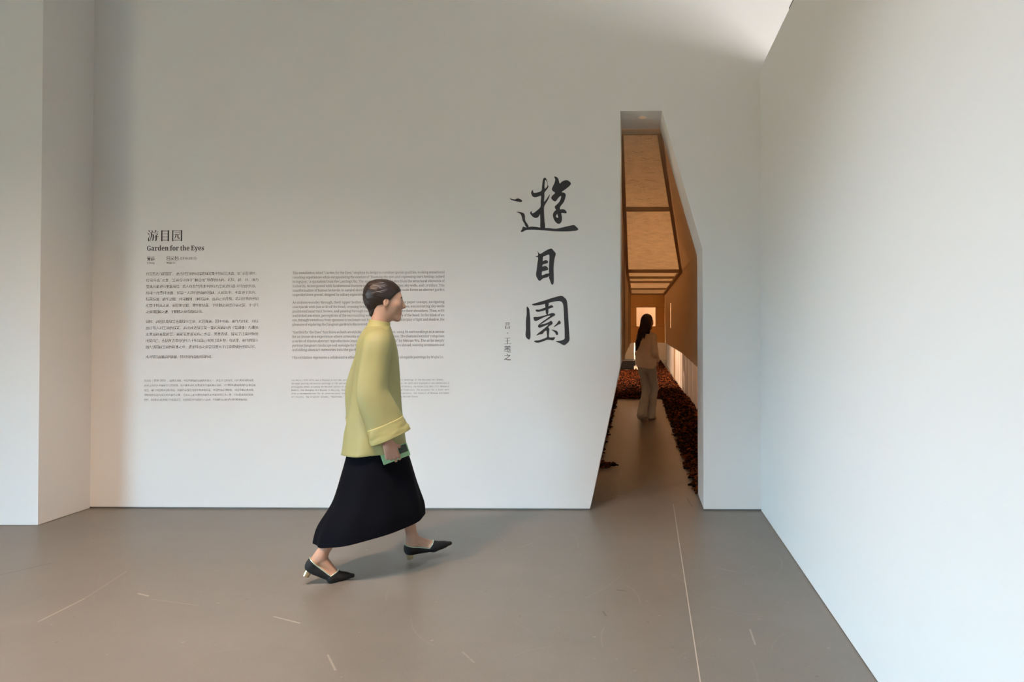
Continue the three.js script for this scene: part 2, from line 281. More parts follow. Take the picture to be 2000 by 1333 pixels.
// ---------------------------------------------------------------- lamps of the hall, and the small downlight in the soffit of the opening
const lampBody = std([0.05, 0.05, 0.05], 0.5, { metalness: 0.4, side: THREE.DoubleSide });
function hallSpot(x, y, z, tx, ty, tz, power, label, color = [1, 0.67, 0.42], cone = 0.9) {
  const t = thing('hall_spotlight', label, 'spotlight', [x, y, z], 0, undefined), dir = V(tx - x, ty - y, tz - z).normalize(), q = new THREE.Quaternion().setFromUnitVectors(V(0, -1, 0), dir);
  const can = mesh('can', new THREE.CylinderGeometry(0.045, 0.05, 0.13, 20, 1, true).translate(0, 0.02, 0), lampBody, t); can.quaternion.copy(q);
  const cap = mesh('cap', new THREE.CylinderGeometry(0.045, 0.045, 0.01, 20).translate(0, 0.085, 0), lampBody, t); cap.quaternion.copy(q);
  mesh('rod', new THREE.CylinderGeometry(0.008, 0.008, YC - y - 0.08, 8).translate(0, (YC - y) / 2 + 0.04, 0), lampBody, t);
  const b = mesh('lens', new THREE.CylinderGeometry(0.04, 0.04, 0.006, 20).translate(0, -0.035, 0), std([1, 0.9, 0.8], 0.4, { emissive: new THREE.Color(...color), emissiveIntensity: 3 }), t); b.quaternion.copy(q);
  const l = new THREE.SpotLight(new THREE.Color(...color), power, 0, cone, 0.6); l.position.copy(dir).multiplyScalar(0.06); l.target.position.copy(dir).multiplyScalar(1.06); l.castShadow = true; l.shadow.radius = 3; t.add(l, l.target); return t;
}
{
  const t = thing('linear_pendant', 'long slim warm pendant light hung above the paper roof', 'pendant light', [0.3, 4.55, -11.5]), L = 8.2, c = new THREE.Color(1, 0.66, 0.41);
  mesh('housing', new RoundedBoxGeometry(0.19, 0.09, L + 0.06, 2, 0.012).translate(0, 0.045, 0), lampBody, t);
  mesh('diffuser', box(-0.08, 0.08, -0.008, 0, -L / 2, L / 2), std([0.9, 0.85, 0.8], 0.5, { emissive: c, emissiveIntensity: 1.5 }), t);
  for (const z of [-3.6, 0, 3.6]) mesh('hanging_rod', new THREE.CylinderGeometry(0.006, 0.006, YC - 4.64, 8).translate(0, 0.09 + (YC - 4.64) / 2, z), lampBody, t);
  const l = new THREE.RectAreaLight(c, 84, 0.16, L); l.position.set(0, -0.014, 0); l.rotation.x = -Math.PI / 2; t.add(l);
}
hallSpot(0.9, 4.7, -16.3, 0.25, 1.7, -17.6, 25, 'black spotlight aimed at the pale paper panel', [1, 0.74, 0.5], 0.5);
hallSpot(-1.6, 4.7, -17.5, 0.0, 0, -18.5, 250, 'black spotlight over the far bark bed');
hallSpot(-1.2, 4.7, -27.0, -0.6, 0.6, -29.7, 60, 'black spotlight on the back wall of the hall');
hallSpot(1.16, 4.7, -13.2, 1.0, 0.2, -12.6, 5, 'black spotlight over the white panels');
{
  const t = thing('downlight', 'small round recessed downlight in the soffit of the opening', 'downlight', [0.046, 3.07, -5.40]);
  const w = std([0.85, 0.82, 0.78], 0.5);
  mesh('ring', new THREE.TorusGeometry(0.033, 0.0025, 8, 32).rotateX(Math.PI / 2), w, t);
  mesh('lens', new THREE.CylinderGeometry(0.032, 0.032, 0.006, 24), std([0.7, 0.6, 0.5], 0.4, { emissive: new THREE.Color(1, 0.72, 0.45), emissiveIntensity: 0.12 }), t);
  const l = new THREE.SpotLight(new THREE.Color(1, 0.7, 0.42), 0.4, 0, 0.9, 0.7); l.position.set(0, -0.01, 0); l.target.position.set(0, -1, 0); l.castShadow = true; l.shadow.radius = 2; t.add(l, l.target);
}
// ---------------------------------------------------------------- lamps of the gallery room (above the picture) and of the room beyond the partition
const unit = (c) => { const m = Math.max(...c, 1e-9); return [m, new THREE.Color(c[0] / m, c[1] / m, c[2] / m)]; };   // [strength, colour]
function roomSpot(x, z, tx, tz, rgb, label, ty = 0, cone = 1.0) {
  const t = thing('ceiling_spotlight', label, 'spotlight', [x, 4.82, z]), dir = V(tx - x, ty - 4.82, tz - z).normalize(), q = new THREE.Quaternion().setFromUnitVectors(V(0, -1, 0), dir);
  mesh('can', new THREE.CylinderGeometry(0.10, 0.11, 0.15, 28, 1, true).translate(0, 0.03, 0), lampBody, t).quaternion.copy(q);
  mesh('cap', new THREE.CylinderGeometry(0.10, 0.10, 0.012, 28).translate(0, 0.105, 0), lampBody, t).quaternion.copy(q);
  mesh('stem', new THREE.CylinderGeometry(0.02, 0.02, YC - 4.82 - 0.09, 10).translate(0, (YC - 4.82) / 2 + 0.045, 0), lampBody, t);
  mesh('lens', new THREE.CylinderGeometry(0.095, 0.095, 0.006, 28).translate(0, -0.03, 0), std([1, 0.95, 0.9], 0.4, { emissive: unit(rgb)[1], emissiveIntensity: 2 }), t).quaternion.copy(q);
  const l = new THREE.SpotLight(unit(rgb)[1], unit(rgb)[0], 0, cone, 1); l.position.copy(dir).multiplyScalar(0.06); l.target.position.copy(dir).multiplyScalar(1.06); l.castShadow = true; l.shadow.radius = 9; t.add(l, l.target); return t;
}
roomSpot(-2.6, -1.7, -2.8, -1.9, LIGHT.spots[0], 'ceiling spotlight above the left of the gallery floor, nearest the wall text');
roomSpot(-1.2, -1.7, -1.2, -1.9, LIGHT.spots[1], 'ceiling spotlight above the middle of the gallery floor', 0, 0.96);
{
  const t = thing('light_box', 'large backlit panel on the far wall of the room beyond the partition', 'light box', [XN - 0.06, 1.65, -2.3]);
  mesh('case', box(-0.02, 0.059, -1.2, 1.2, -2.55, 2.55), std([0.7, 0.7, 0.7], 0.5), t);
  mesh('diffuser', box(-0.026, -0.02, -1.16, 1.16, -2.5, 2.5), std([0.9, 0.9, 0.9], 0.5, { emissive: unit(LIGHT.box)[1], emissiveIntensity: 1 }), t);
  const l = new THREE.RectAreaLight(unit(LIGHT.box)[1], unit(LIGHT.box)[0], 5, 2.32); l.position.set(-0.032, 0, 0); l.rotation.y = Math.PI / 2; t.add(l);
}
// ---------------------------------------------------------------- lettering on the text wall
// Layout grid of the lettering: u to the right, v down, one step is about 4 mm of wall.
const ZT = ZW + 0.0012;
const wallXY = (u, v) => [-4.9521005 + 0.00397986 * u - 0.00000232815 * v, 3.93781044 + 0.0000181823 * u - 0.0039594955 * v];
const ink = std([0.030, 0.029, 0.032], 0.75), inkSoft = std([0.15, 0.138, 0.132], 0.85);
class Flat {                                                 // collects flat polygons on the wall
  constructor() { this.p = []; }
  tri(a, b, c) { for (const q of [a, b, c]) { const [x, y] = wallXY(q[0], q[1]); this.p.push(x, y, 0); } }
  quad(a, b, c, d) { this.tri(a, b, c); this.tri(a, c, d); }
  ribbon(pts) {                                              // [u, v, width] points, mitred
    const n = pts.length; let L, R;
    for (let i = 0; i < n; i++) {
      const a = pts[Math.max(0, i - 1)], b = pts[Math.min(n - 1, i + 1)]; let dx = b[0] - a[0], dy = b[1] - a[1]; const l = Math.hypot(dx, dy) || 1; dx /= l; dy /= l;
      const w = pts[i][2] / 2, l1 = [pts[i][0] + dy * w, pts[i][1] - dx * w], r1 = [pts[i][0] - dy * w, pts[i][1] + dx * w];
      if (i) { this.tri(L, R, r1); this.tri(L, r1, l1); } L = l1; R = r1;
    }
  }
  shape(font, str, size, u, v, width) {                      // a line of type, its words spread to the given width
    const k = size / font.data.resolution, adv = (c) => (font.data.glyphs[c] ?? font.data.glyphs['?']).ha * k, words = str.split(' '), wl = words.map((w) => [...w].reduce((s, c) => s + adv(c), 0)), total = wl.reduce((a, b) => a + b, 0);
    const natural = adv(' '), gap = width && words.length > 1 ? (width - total) / (words.length - 1) : natural; let squeeze = 1;
    let x = u; if (gap < natural * 0.6 && width) squeeze = width / (total + natural * 0.8 * (words.length - 1));
    words.forEach((w, i) => { for (const c of w) { const g = glyphOf(font, c); for (let t = 0; t < g.length; t += 6) this.tri([x + g[t] * size * squeeze, v - g[t + 1] * size], [x + g[t + 2] * size * squeeze, v - g[t + 3] * size], [x + g[t + 4] * size * squeeze, v - g[t + 5] * size]); x += adv(c) * squeeze; } x += squeeze < 1 ? natural * 0.8 * squeeze : gap; });
  }
  geo() {
    const p = new Float32Array(this.p); for (let i = 0; i < p.length; i += 9) { const cr = (p[i + 3] - p[i]) * (p[i + 7] - p[i + 1]) - (p[i + 6] - p[i]) * (p[i + 4] - p[i + 1]); if (cr < 0) for (let k = 0; k < 3; k++) { const t = p[i + 3 + k]; p[i + 3 + k] = p[i + 6 + k]; p[i + 6 + k] = t; } }
    const g = new THREE.BufferGeometry(), n = new Float32Array(p.length); for (let i = 2; i < n.length; i += 3) n[i] = 1;
    g.setAttribute('position', new THREE.BufferAttribute(p, 3)); g.setAttribute('normal', new THREE.BufferAttribute(n, 3)); return g;
  }
}
const glyphCache = new Map();
function glyphOf(font, c) {                                  // triangles of one letter at size 1
  const key = font.data.familyName + font.data.original_font_information?.full_font_name + c;
  if (!glyphCache.has(key)) { const out = []; for (const s of font.generateShapes(c, 1)) { const g = new THREE.ShapeGeometry(s, 3), q = g.attributes.position, ix = g.index; for (let i = 0; i < ix.count; i++) out.push(q.getX(ix.getX(i)), q.getY(ix.getX(i))); } glyphCache.set(key, out); }
  return glyphCache.get(key);
}
const loadFont = (n) => new FontLoader().loadAsync('fonts/droid/' + n + '.typeface.json');
const serif = await loadFont('droid_serif_regular'), serifBold = await loadFont('droid_serif_bold'), mono = await loadFont('droid_sans_mono_regular');

// Chinese characters: strokes of the simple ones on a ten by ten grid (pairs of digits are points), the rest composed of two or three others
const STROKES = {};
for (const row of `一:0494|二:1383 0797|三:1181 2474 0898|十:0494 5059|人:504409 4499|八:3209 6299|儿:303509 60688897|口:1118 1181 8188 1888|日:2029 2070 7079 2474 2979|目:2029 2070 7079 2373 2676 2979
田:1119 1181 8189 5159 1585 1989|木:0393 5059 5309 5399|土:1484 5159 0999|王:1181 2575 5159 0999|工:1181 5159 0999|大:0393 504409 5499|小:5059 2417 7396|子:10805352 5359 0595|女:402589 7319 0393|亻:7005 5359
氵:2152 0343 1963|扌:0393 5059 0866|讠:2142 044458 5887|纟:601464 641777 0999|忄:5059 1315 7284|阝:1019 107043 4376|辶:1122 0434371829 1899|艹:0494 3018 6078|宀:4155 0409 0494 9497|广:5052 1292 1209
门:1122 1319 318189|心:0508 24297978 4355 7385|月:2009 2070 7079 2373 2676|刂:2027 7079 7968|力:03938967 5009|又:118109 2499|寸:0393 7079 7957 2546|攵:3005 2383 7309 3599|见:2026 2070 7076 4609 56599997
车:1181 402474 0696 5059|马:10705323 2393986878 0777|鸟:402227 227275 2595989969 0878|白:5032 1219 1282 8289 1585 1989|自:5022 2129 2171 7179 2373 2676 2979|其:0292 2027 7077 2474 0797 3709 6799|云:1181 0494 441888 7399
竹:2003 1242 6043 5292|米:0494 5059 1123 8163 5409 5499|火:1425 8465 504409 5599|灬:1509 3549 6579 8599|禾:7021 0393 5159 5309 5399|立:5052 1282 3337 7366 0898|羊:2032 7062 0393 1585 0797 5259|言:5051 0292 2474 2676 2829 2979 7879
乍:3013 1292 5259 5585 5888|夕:4006 108209 3555|为:2142 03939859 5009 5566|方:5051 0292 320409 35757959|元:1181 0494 3409 64688897|甬:117143 2329 2383 8389 5359 2686|勺:301482 828968 3556|冫:1243 0963|矢:3013 1282 0595 5209 5599
足:2023 2070 7073 2373 5359 5686 2509 2599|丬:5059 1122 0745|本:0292 5059 5209 5299 3777|佥:5005 5095 3565 2638 7658 0999|隹:3004 2229 2282 5259 2484 2686 2989|中:1216 1282 8286 1686 5059|至:0191 411484 2676 5459 0999
身:5022 2128 2171 7179 2373 2575 0787 7709|耳:0191 2128 7179 2373 2676 0898|亏:1181 0494 34377758|不:0191 5105 5159 5486|可:0191 7179 7957 1417 1454 5457 1757|乐:7011 121595 5059 3607 6697|也:049496 5057 22299997|之:4051 138308 0699
几:200609 20808898|酉:0191 1319 1383 8389 3136 6166 1686 1989|卒:5051 0292 3215 3246 7266 0797 5559|尸:1080 8084 1484 1009|厂:0191 0109|于:1181 0494 51595937|以:10183644 3344 7009 5799|乔:7011 0393 5205 5295 3529 6569
井:0393 0696 3019 7079|良:5052 2171 7175 2373 2575 2129 2949 5599|糸:6013 136316 1686 5659 3718 7789|彳:6003 7306 5459|亍:1181 0494 64696947|千:7011 0494 5159|斤:7021 2109 2484 6469|在:0292 4006 2429 4595 7279 3999|犬:0393 504409 5499 7082
尺:1080 8084 1484 1009 5499|廿:0393 3036 7076 3676|专:1181 0494 4036367648 6879|奂:300422 22722676 0696 5609 5699|开:1181 0595 3109 7179|彡:8023 8326 8619|成:1393 1309 16464838 50588998 8458 7081|且:2027 2070 7077 2272 2575 0999|厶:501888 6599
爫:8021 1426 4548 8565|面:0191 5133 1319 1383 8389 3339 6369 3565 1989|而:0191 5133 1319 1383 8389 3638 6368|象:402206 2225 2272 7275 2575 550659 5908 6389|半:2132 7162 1484 0696 5059|内:1219 1282 8289 502557 5577|雨:0191 1319 1383 8389 5159 3344 3647 6374 6677
冖:0409 0494 9498|丷:2034 7064 0898|水:5059 5937 034309 8264 5599|虫:2126 2171 7176 2676 5059 0999 7689|角:301305 3171 7143 1309 1383 8389 4349 1585 1787|户:5051 1383 1309 1686 8386|此:3038 3454 1418 0957 7078 78989896 7594|无:1181 0494 4409 54588897
矛:107053 0494 54594937 5409|世:0393 1019 1989 4046 7076 4676|介:5005 5095 3539 6569|匚:0191 0109 0999|头:2133 1435 0696 6066 5609 6699|卩:1119 1181 8186 8666|皿:1318 1383 8388 3338 6368 0898|亦:5051 0292 3219 6269 1416 8497
彐:1181 8189 1585 1989|豕:0191 410415 515837 440709 7456 5599|走:1171 4039 0494 4676 2509 1999|疋:0191 5159 5585 2509 2599|衣:5051 0292 4209 353958 5499 8365|示:2171 0494 5459 3617 7697|载:1282 4046 0595 50588998 8458 7181 0797 2529
画:0191 1319 1989 8389 3333 3363 6367 3337 3767 4347 3565|有:0292 5006 3439 3474 7479 3656 3676|戋:1393 1585 50588998 8348 7081|丨:5059|弓:1171 7174 1474 1417 177779 7958|巳:1070 7074 1474 10188896|欠:301422 229274 5309 5599
先:3013 2272 5055 0595 4509 65688897|天:1181 0494 510509 5499|每:3004 2191 3338 3383 8389 0696 2888|曲:1219 1282 8289 1989 4049 6069 1585|页:0191 5133 2327 2373 7377 4509 5799|毛:7021 1484 0696 41488997|与:2026 2292 25858968 0666|了:10805452 54595937
风:1109 1181 81888999 3366 6337|牛:2004 1282 0595 5059|勿:3004 228289 5307 7409|仓:5005 5095 2429 2464 6466 29898987|兴:1124 4043 8063 0595 3509 6599|亡:5051 0292 1219 1989|发:2023 2393 400609 4484 8409 4499 6072|西:0191 1319 1383 8389 3135 6165 1989
卜:4049 4375|六:5052 0393 3509 6599|年:3003 1282 2225 2575 0696 5259|乡:501363 631565 6509|文:5051 0292 7309 2499|里:2025 2070 7075 2272 2575 5059 2777 0999|入:4053 500509 4399|余:5005 5095 3464 1686 5458 3618 7697|事:0191 2224 2272 7274 2474 1686 0606 18885059
己:1070 7074 1474 14188896|承:117153 53595937 3565 034309 8264 5599|弋:0393 50588998 7081|关:2132 7162 1383 0595 5309 5599|乙:11711788 8896|重:7011 0292 2326 2373 7376 2676 2474 5159 0999|山:1419 5059 9499 1999|乞:3003 2181 2474188896
直:0191 5053 2328 2373 7378 2575 2777 0999|共:0393 3036 7076 0696 3709 6799|亚:1181 3137 6167 1425 8374 0898|由:1319 1383 8389 5059 1686 1989|生:3013 1282 1585 5159 0999|东:1191 4015 1585 5059 3617 7697|区:0191 0109 0999 3377 7337
巾:1217 1282 8287 5059|上:5059 5484 0999|亠:5052 0797|黄:0292 3033 6063 0494 2527 2575 7577 2777 3709 6799|疑:3013 0494 1309 6083 6364 6669 6699|既:2027 2060 6065 2464 2727 7080 7585 7709 8899|鬲:0191 2224 2272 7274 2474 1619 1686 8689 3747|聿:2171 0393 2575 0797 5059|术:0393 5059 5309 5399 7082|今:5005 5095 4455 2676 7649|及:1171 118109 7143 2499`.split(/[|\n]/)) { const i = row.indexOf(':'); STROKES[row.slice(0, i)] = row.slice(i + 1).split(' '); }
// l: side by side, t: one above the other, o: enclosed (outer, inner), c: in the corner of a left-and-below or left-and-above frame
const COMPOSED = {};
for (const row of `作l亻乍 计l讠十 后c厂吾 各t夂口 数l米攵 质c厂页 造c辶告 告t牛口 材l木寸 者t土日 皆t从白 品t口l口口 名t夕口 游L氵方子 园o囗元 通c辶甬 过c辶寸 对l又寸 空t宀工 间m门日 的l白勺 凝l冫疑 缩l纟宿 宿t宀佰 佰l亻百 百t一白 将l丬名 体l亻本 验l马佥 集t隹木 到l至刂 览t竹见 取l耳又 骋l马粤 粤t田亏 怀l忄不 信l亻言 意T立日心 设l讠殳 殳t几又 源l氵原 原c厂泉 泉t白小 醉l酉卒 池l氵也 局c尸句 句t一口 部l咅阝 咅t立口 结l纟吉 吉t土口 构l木勺 院l阝完 完t宀元 桥l木乔 廊c广郎 郎l良阝 基t其土 素t王糸 进c辶井 行l彳亍 新l亲斤 亲t立木 演l氵寅 寅t宀黄 绎l纟泽 泽t又土 然t状灬 状l夕犬 环l王不 境l土竟 竟T立日儿 最t日取 度c广席 席t廿又 转l车专 换l扌奂 形l开彡 座c广坐 坐t从土 从l人人 悬t县心 县t且厶 浮l氵孚 孚t爫子 地l土也 仅l亻又 容t宀谷 谷T八人口 抽l扌由 林l木木 遮c辶庶 庶c广度 需t雨而 探l扌罙 罙t冖木 首t丷自 膝l月漆 漆t木水 触l角虫 眉c尸目 肩c户月 旁t立方 骛t敄马 敄l矛攵 界t田介 感t成心 知l矢口 汇l氵匚 聚t取从 即l良卩 程l禾呈 呈t口王 果t日木 眼l目良 经l纟圣 圣t又工 阖m门盍 盍t土皿 变t亦又 寻t彐寸 家t宀豕 趣c走取 明l日月 暗l日音 音t立日 得l彳碍 碍t日寸 观l又见 同m冂吾 吾t一口 时l日寸 是t日疋 展c尸昔 昔t廿衣 线l纟戋 索t十糸 持l扌寺 寺t土寸 续l纟卖 卖t十头 引l弓丨 导t巳寸 次l冫欠 所l户斤 选c辶先 套t大县 吴t口天 梅l木每 村l木寸 鸳t夗鸟 夗l夕卩 湖L氵古月 古t十口 题c是页 墨T田土灬 复t日攵 制l木刂 笔t竹毛 写t冖与 受T爫冖又 含t今口 情l忄青 青t丰月 丰t三十 描l扌苗 苗t艹田 江l氵工 南t十幸 幸m冂羊 物l牛勿 沧l氵仓 桑t双木 双l又又 抒l扌矛 漂l氵票 票t西示 泊l氵白 外l夕卜 深l氵罙 藏t艹成 底c广良 愁t秋心 秋l禾火 这c辶文 融l鬲虫 叙l余又 起c走己 合t人吾 萦T艹冖糸 绕l纟尧 尧t弋元 着t羊目 愫l忄素 记l讠己 忆l忄乙 董t艹重 屹l山乞 装t壮衣 壮l丬土 置t皿直 吕t口口 咎t处口 处l夂卜 绘l纟会 会t人云 晋t亚日 国o囗王 早t日十 期l其月 旅l方衣 美t羊大 艺t艹乙 驱l马区 博l十専 専t田寸 馆l亻官 官t宀吕 学T竹冖子 京T亠口小 海l氵每 收l丨攵 纽l纟丑 约l纟勺 杭l木几 州l川丨 院l阝完 展c尸昔 个t人丨 独l犬虫 幅l巾畐 畐T一口田 代l亻弋 被l衣皮 皮c厂又 多t夕夕 立l立丨 毕t从十 业t亚一 师l丨巾 风m几又 眠l目民 多t夕夕 任l亻王 教l子攵 授l扌受 曾T丷田日 于l二丨 居c尸古 巴l巳丨 黎t禾水 纪l纟己 念t人心 义l又丨 羲T羊禾弋 书l聿丨`.split(/\s+/)) COMPOSED[row[0]] = [row[1], [...row.slice(2)]];
STROKES['囗'] = ['0009', '0090', '9099', '0999']; STROKES['冂'] = ['1019', '1080', '8089']; STROKES['夂'] = STROKES['攵']; STROKES['川'] = ['2009', '5058', '8089']; STROKES['丑'] = ['1080', '8089', '1585', '3039', '0999']; STROKES['民'] = ['1080', '8084', '1484', '1019', '4499']; STROKES['丶'] = ['4465'];
const NARROW = '亻氵扌讠纟忄阝冫丬彳丨土木王马车日月耳火弓牛犬巾', NARROW_R = '刂阝攵卩寸斤力彡欠', LOW_TOP = '艹宀竹丷爫冖亠雨立一十', LOW_BOTTOM = '灬心皿一';
function glyphStrokes(c, x, y, w, h, out) {                  // [points] in the unit square
  const s = STROKES[c], q = COMPOSED[c];
  if (s) { for (const d of s) { const pts = []; for (let i = 0; i + 1 < d.length; i += 2) pts.push([x + (+d[i] / 9) * w, y + (+d[i + 1] / 9) * h]); if (pts.length > 1) out.push(pts); } return out; }
  if (!q) return out;
  const [how, k] = q, G = glyphStrokes;
  if (how === 'l') { const r = NARROW.includes(k[0]) ? 0.36 : NARROW_R.includes(k[1]) ? 0.6 : 0.47; G(k[0], x, y, w * (r - 0.03), h, out); G(k[1], x + w * (r + 0.03), y, w * (0.97 - r), h, out); }
  else if (how === 'L') { G(k[0], x, y, w * 0.27, h, out); G(k[1], x + w * 0.31, y, w * 0.32, h, out); G(k[2], x + w * 0.68, y, w * 0.32, h, out); }
  else if (how === 't') { const r = k.length > 2 ? 0.36 : LOW_TOP.includes(k[0]) ? 0.3 : LOW_BOTTOM.includes(k[1]) ? 0.66 : 0.47; G(k[0], x, y, w, h * (r - 0.04), out); if (k.length > 2) { G(k[1], x + w * 0.1, y + h * (r + 0.02), w * 0.8, h * 0.2, out); G(k[2], x + w * 0.1, y + h * 0.66, w * 0.8, h * 0.34, out); } else G(k[1], x, y + h * (r + 0.04), w, h * (0.96 - r), out); }
  else if (how === 'T') for (let i = 0; i < 3; i++) G(k[i], x + (i === 1 ? 0 : 0.02) * w, y + h * (i * 0.35), w, h * 0.3, out);
  else if (how === 'o') { G(k[0], x, y, w, h, out); G(k[1], x + w * 0.2, y + h * 0.2, w * 0.6, h * 0.6, out); }
  else if (how === 'm') { G(k[0], x, y, w, h, out); G(k[1], x + w * 0.27, y + h * 0.34, w * 0.46, h * 0.56, out); }
  else if (how === 'c') { G(k[0], x, y, w, h, out); const below = '辶走是'.includes(k[0]); G(k[1], x + w * 0.38, y + h * (below ? 0.02 : 0.3), w * 0.6, h * (below ? 0.7 : 0.68), out); }
  return out;
}
function hanzi(flat, c, u, v, size, weight) {               // thin level strokes, thicker upright ones, as in printed type
  const k = size / 2;
  for (const pts of glyphStrokes(c, 0, 0, 1, 1, [])) {
    const q = pts.map(([x, y]) => [u + (x - 0.5) * size, v + (y - 0.5) * size]);
    for (let i = 0; i + 1 < q.length; i++) { const level = Math.abs(q[i + 1][1] - q[i][1]) < 0.25 * Math.abs(q[i + 1][0] - q[i][0]), t = size * weight * (level ? 0.62 : 1); flat.ribbon([[...q[i], t], [...q[i + 1], t * (level ? 1.1 : 0.9)]]); }
  }
}
const HALF = '“”';
function hanziLine(flat, str, u0, u1, v, size, weight, pitch) {
  const w = [...str].map((c) => (HALF.includes(c) || c.charCodeAt(0) < 128 ? 0.55 : 1)), total = w.reduce((a, b) => a + b, 0), step = pitch ?? (u1 - u0) / total; let u = u0;
  [...str].forEach((c, i) => {
    const m = u + (step * w[i]) / 2; u += step * w[i];
    if ('，、'.includes(c)) flat.ribbon([[m - step * 0.28, v + size * 0.28, size * 0.14], [m - step * 0.36, v + size * 0.5, size * 0.05]]);
    else if ('。'.includes(c)) flat.ribbon([[m - step * 0.34, v + size * 0.38, size * 0.13], [m - step * 0.2, v + size * 0.38, size * 0.13]]);
    else if (c === '“' || c === '”') for (const d of [-0.12, 0.1]) flat.ribbon([[m + d * size, v - size * 0.5, size * 0.12], [m + d * size - size * 0.06, v - size * 0.28, size * 0.05]]);
    else if (c === '《' || c === '（') flat.ribbon([[m + size * 0.3, v - size * 0.5, size * 0.07], [m + size * 0.1, v, size * 0.09], [m + size * 0.3, v + size * 0.5, size * 0.07]]);
    else if (c === '》' || c === '）') flat.ribbon([[m - size * 0.3, v - size * 0.5, size * 0.07], [m - size * 0.1, v, size * 0.09], [m - size * 0.3, v + size * 0.5, size * 0.07]]);
    else if (c.charCodeAt(0) < 128) { if (c !== ' ') flat.shape(serif, c, size * 0.95, m - size * 0.27, v + size * 0.36); }
    else hanzi(flat, c, m, v, size, weight);
  });
}
function lettering(name, label, parts) {
  const t = thing(name, label, 'lettering', [0, 0, ZT]);
  for (const [part, fill, m, lab] of parts) { const f = new Flat(); fill(f); const q = mesh(part, f.geo(), m, t); q.castShadow = false; if (lab) q.userData.label = lab; }
  return t;
}

// left column: title, names and text in Chinese
const song = (f, s, ox, oy, k) => { for (const st of s) f.ribbon(st.map(([x, y, w]) => [ox + x / k, oy + y / k, w / k])); };
const zhText = [
  [['作品名为“游目园”，通过对空间的凝缩将体验集中到游览本身，取“游目骋怀，', '信可乐也”之意。空间设计源于“醉白池”局部的结构，以院、桥、井、廊为', '基本元素进行重新演绎，将人在自然环境中的行为空间进行最小尺度的转换，', '形成一座悬浮地面、仅容一人而行的抽象园林。人游其中，半身遮于其内，', '院需探首、桥不过膝、井可触眉、廊仅容肩，由此心无旁骛，将对世界的感知', '汇聚于转头之间，游目即过程，骋怀即结果。于转眼之间经开阖之变，于寸尺', '之间寻园家之趣，于明暗之间得观游之乐。'], 537, 12.4],
  [['同时，此园既是展品也是展示空间，以园载画，园中有画，画作为线索，持续', '地引导人对空间的探索。此次所选展品是一套以吴梅村的《鸳湖曲》为题的', '水墨抽象画复制品。画家笔意直写内心感受，墨意含情，描写了江南风物的', '沧桑兴亡，也抒发了漂泊在外六十年深藏心底的江南乡愁。在这里，画作的展示', '融入到园林空间的叙事之中，起承转合之间萦绕着关于江南情愫的感知记忆。'], 630.5, 12.5],
  [['本次展览由董屹的装置，吕无咎的绘画共同构成。'], 699.6, 12],
];
lettering('chinese_intro_text', 'Chinese title with names and three grey paragraphs at the left of the text wall', [
  ['title', (f) => song(f, [[[180, 183, 10], [225, 228, 36]], [[158, 275, 10], [205, 322, 36]], [[246, 290, 7], [205, 420, 16], [185, 445, 26], [200, 540, 44]], [[285, 185, 12], [322, 236, 38]], [[228, 262, 11], [385, 262, 11]], [[290, 268, 36], [288, 370, 34], [240, 535, 10]], [[300, 335, 11], [352, 328, 14]], [[345, 328, 38], [343, 440, 40], [328, 520, 34], [295, 520, 10]],
    [[432, 185, 34], [385, 295, 9]], [[400, 245, 10], [485, 243, 10], [500, 238, 30], [512, 246, 6]], [[402, 308, 10], [480, 305, 12], [500, 300, 30], [440, 358, 10]], [[438, 345, 40], [438, 505, 40], [425, 530, 26], [395, 525, 8]], [[375, 405, 10], [480, 403, 10], [497, 392, 30], [515, 405, 6]],
    [[625, 190, 38], [625, 545, 38]], [[838, 190, 44], [838, 545, 44]], [[625, 213, 16], [838, 213, 16]], [[625, 307, 14], [838, 307, 14]], [[625, 406, 14], [838, 406, 14]], [[625, 510, 16], [838, 510, 16]],
    [[985, 190, 34], [985, 545, 34]], [[1272, 190, 42], [1272, 545, 42]], [[985, 210, 15], [1272, 210, 15]], [[985, 513, 14], [1272, 513, 14]], [[1045, 268, 11], [1185, 267, 11], [1195, 255, 30], [1222, 268, 8]], [[1028, 328, 11], [1195, 326, 11], [1212, 312, 28], [1238, 327, 8]], [[1092, 330, 32], [1082, 395, 30], [1035, 472, 8]], [[1152, 330, 32], [1152, 425, 36], [1175, 456, 28], [1215, 458, 24], [1228, 415, 8]]], 280, 440, 16.66), ink, 'black three-character Chinese title'],
  ['subtitle', (f) => f.shape(serifBold, 'Garden for the Eyes', 9.45, 287.8, 491.2, 113.4), ink, 'bold English subtitle'],
  ['names', (f) => { [...'董屹'].forEach((c, i) => hanzi(f, c, 292.4 + i * 7.9, 506.8, 7.4, 0.115)); [...'吕无咎'].forEach((c, i) => hanzi(f, c, 331 + i * 8.2, 506.8, 7.6, 0.115)); f.shape(serif, '(1918-2013)', 4.3, 353.4, 508.9, 28); f.shape(serif, 'Yi Dong', 3.7, 288, 517, 15.5); f.shape(serif, 'Wujiu Lv', 3.7, 327, 517, 17.5); }, ink],
  ...zhText.map(([lines, v0, dv]) => ['paragraph', (f) => lines.forEach((s, i) => (i === lines.length - 1 && s.length < 30 ? hanziLine(f, s, 287.6, 0, v0 + i * dv, 5.9, 0.098, 6.15) : hanziLine(f, s, 287.4, 508.6, v0 + i * dv, 5.9, 0.098))), inkSoft]),
]);
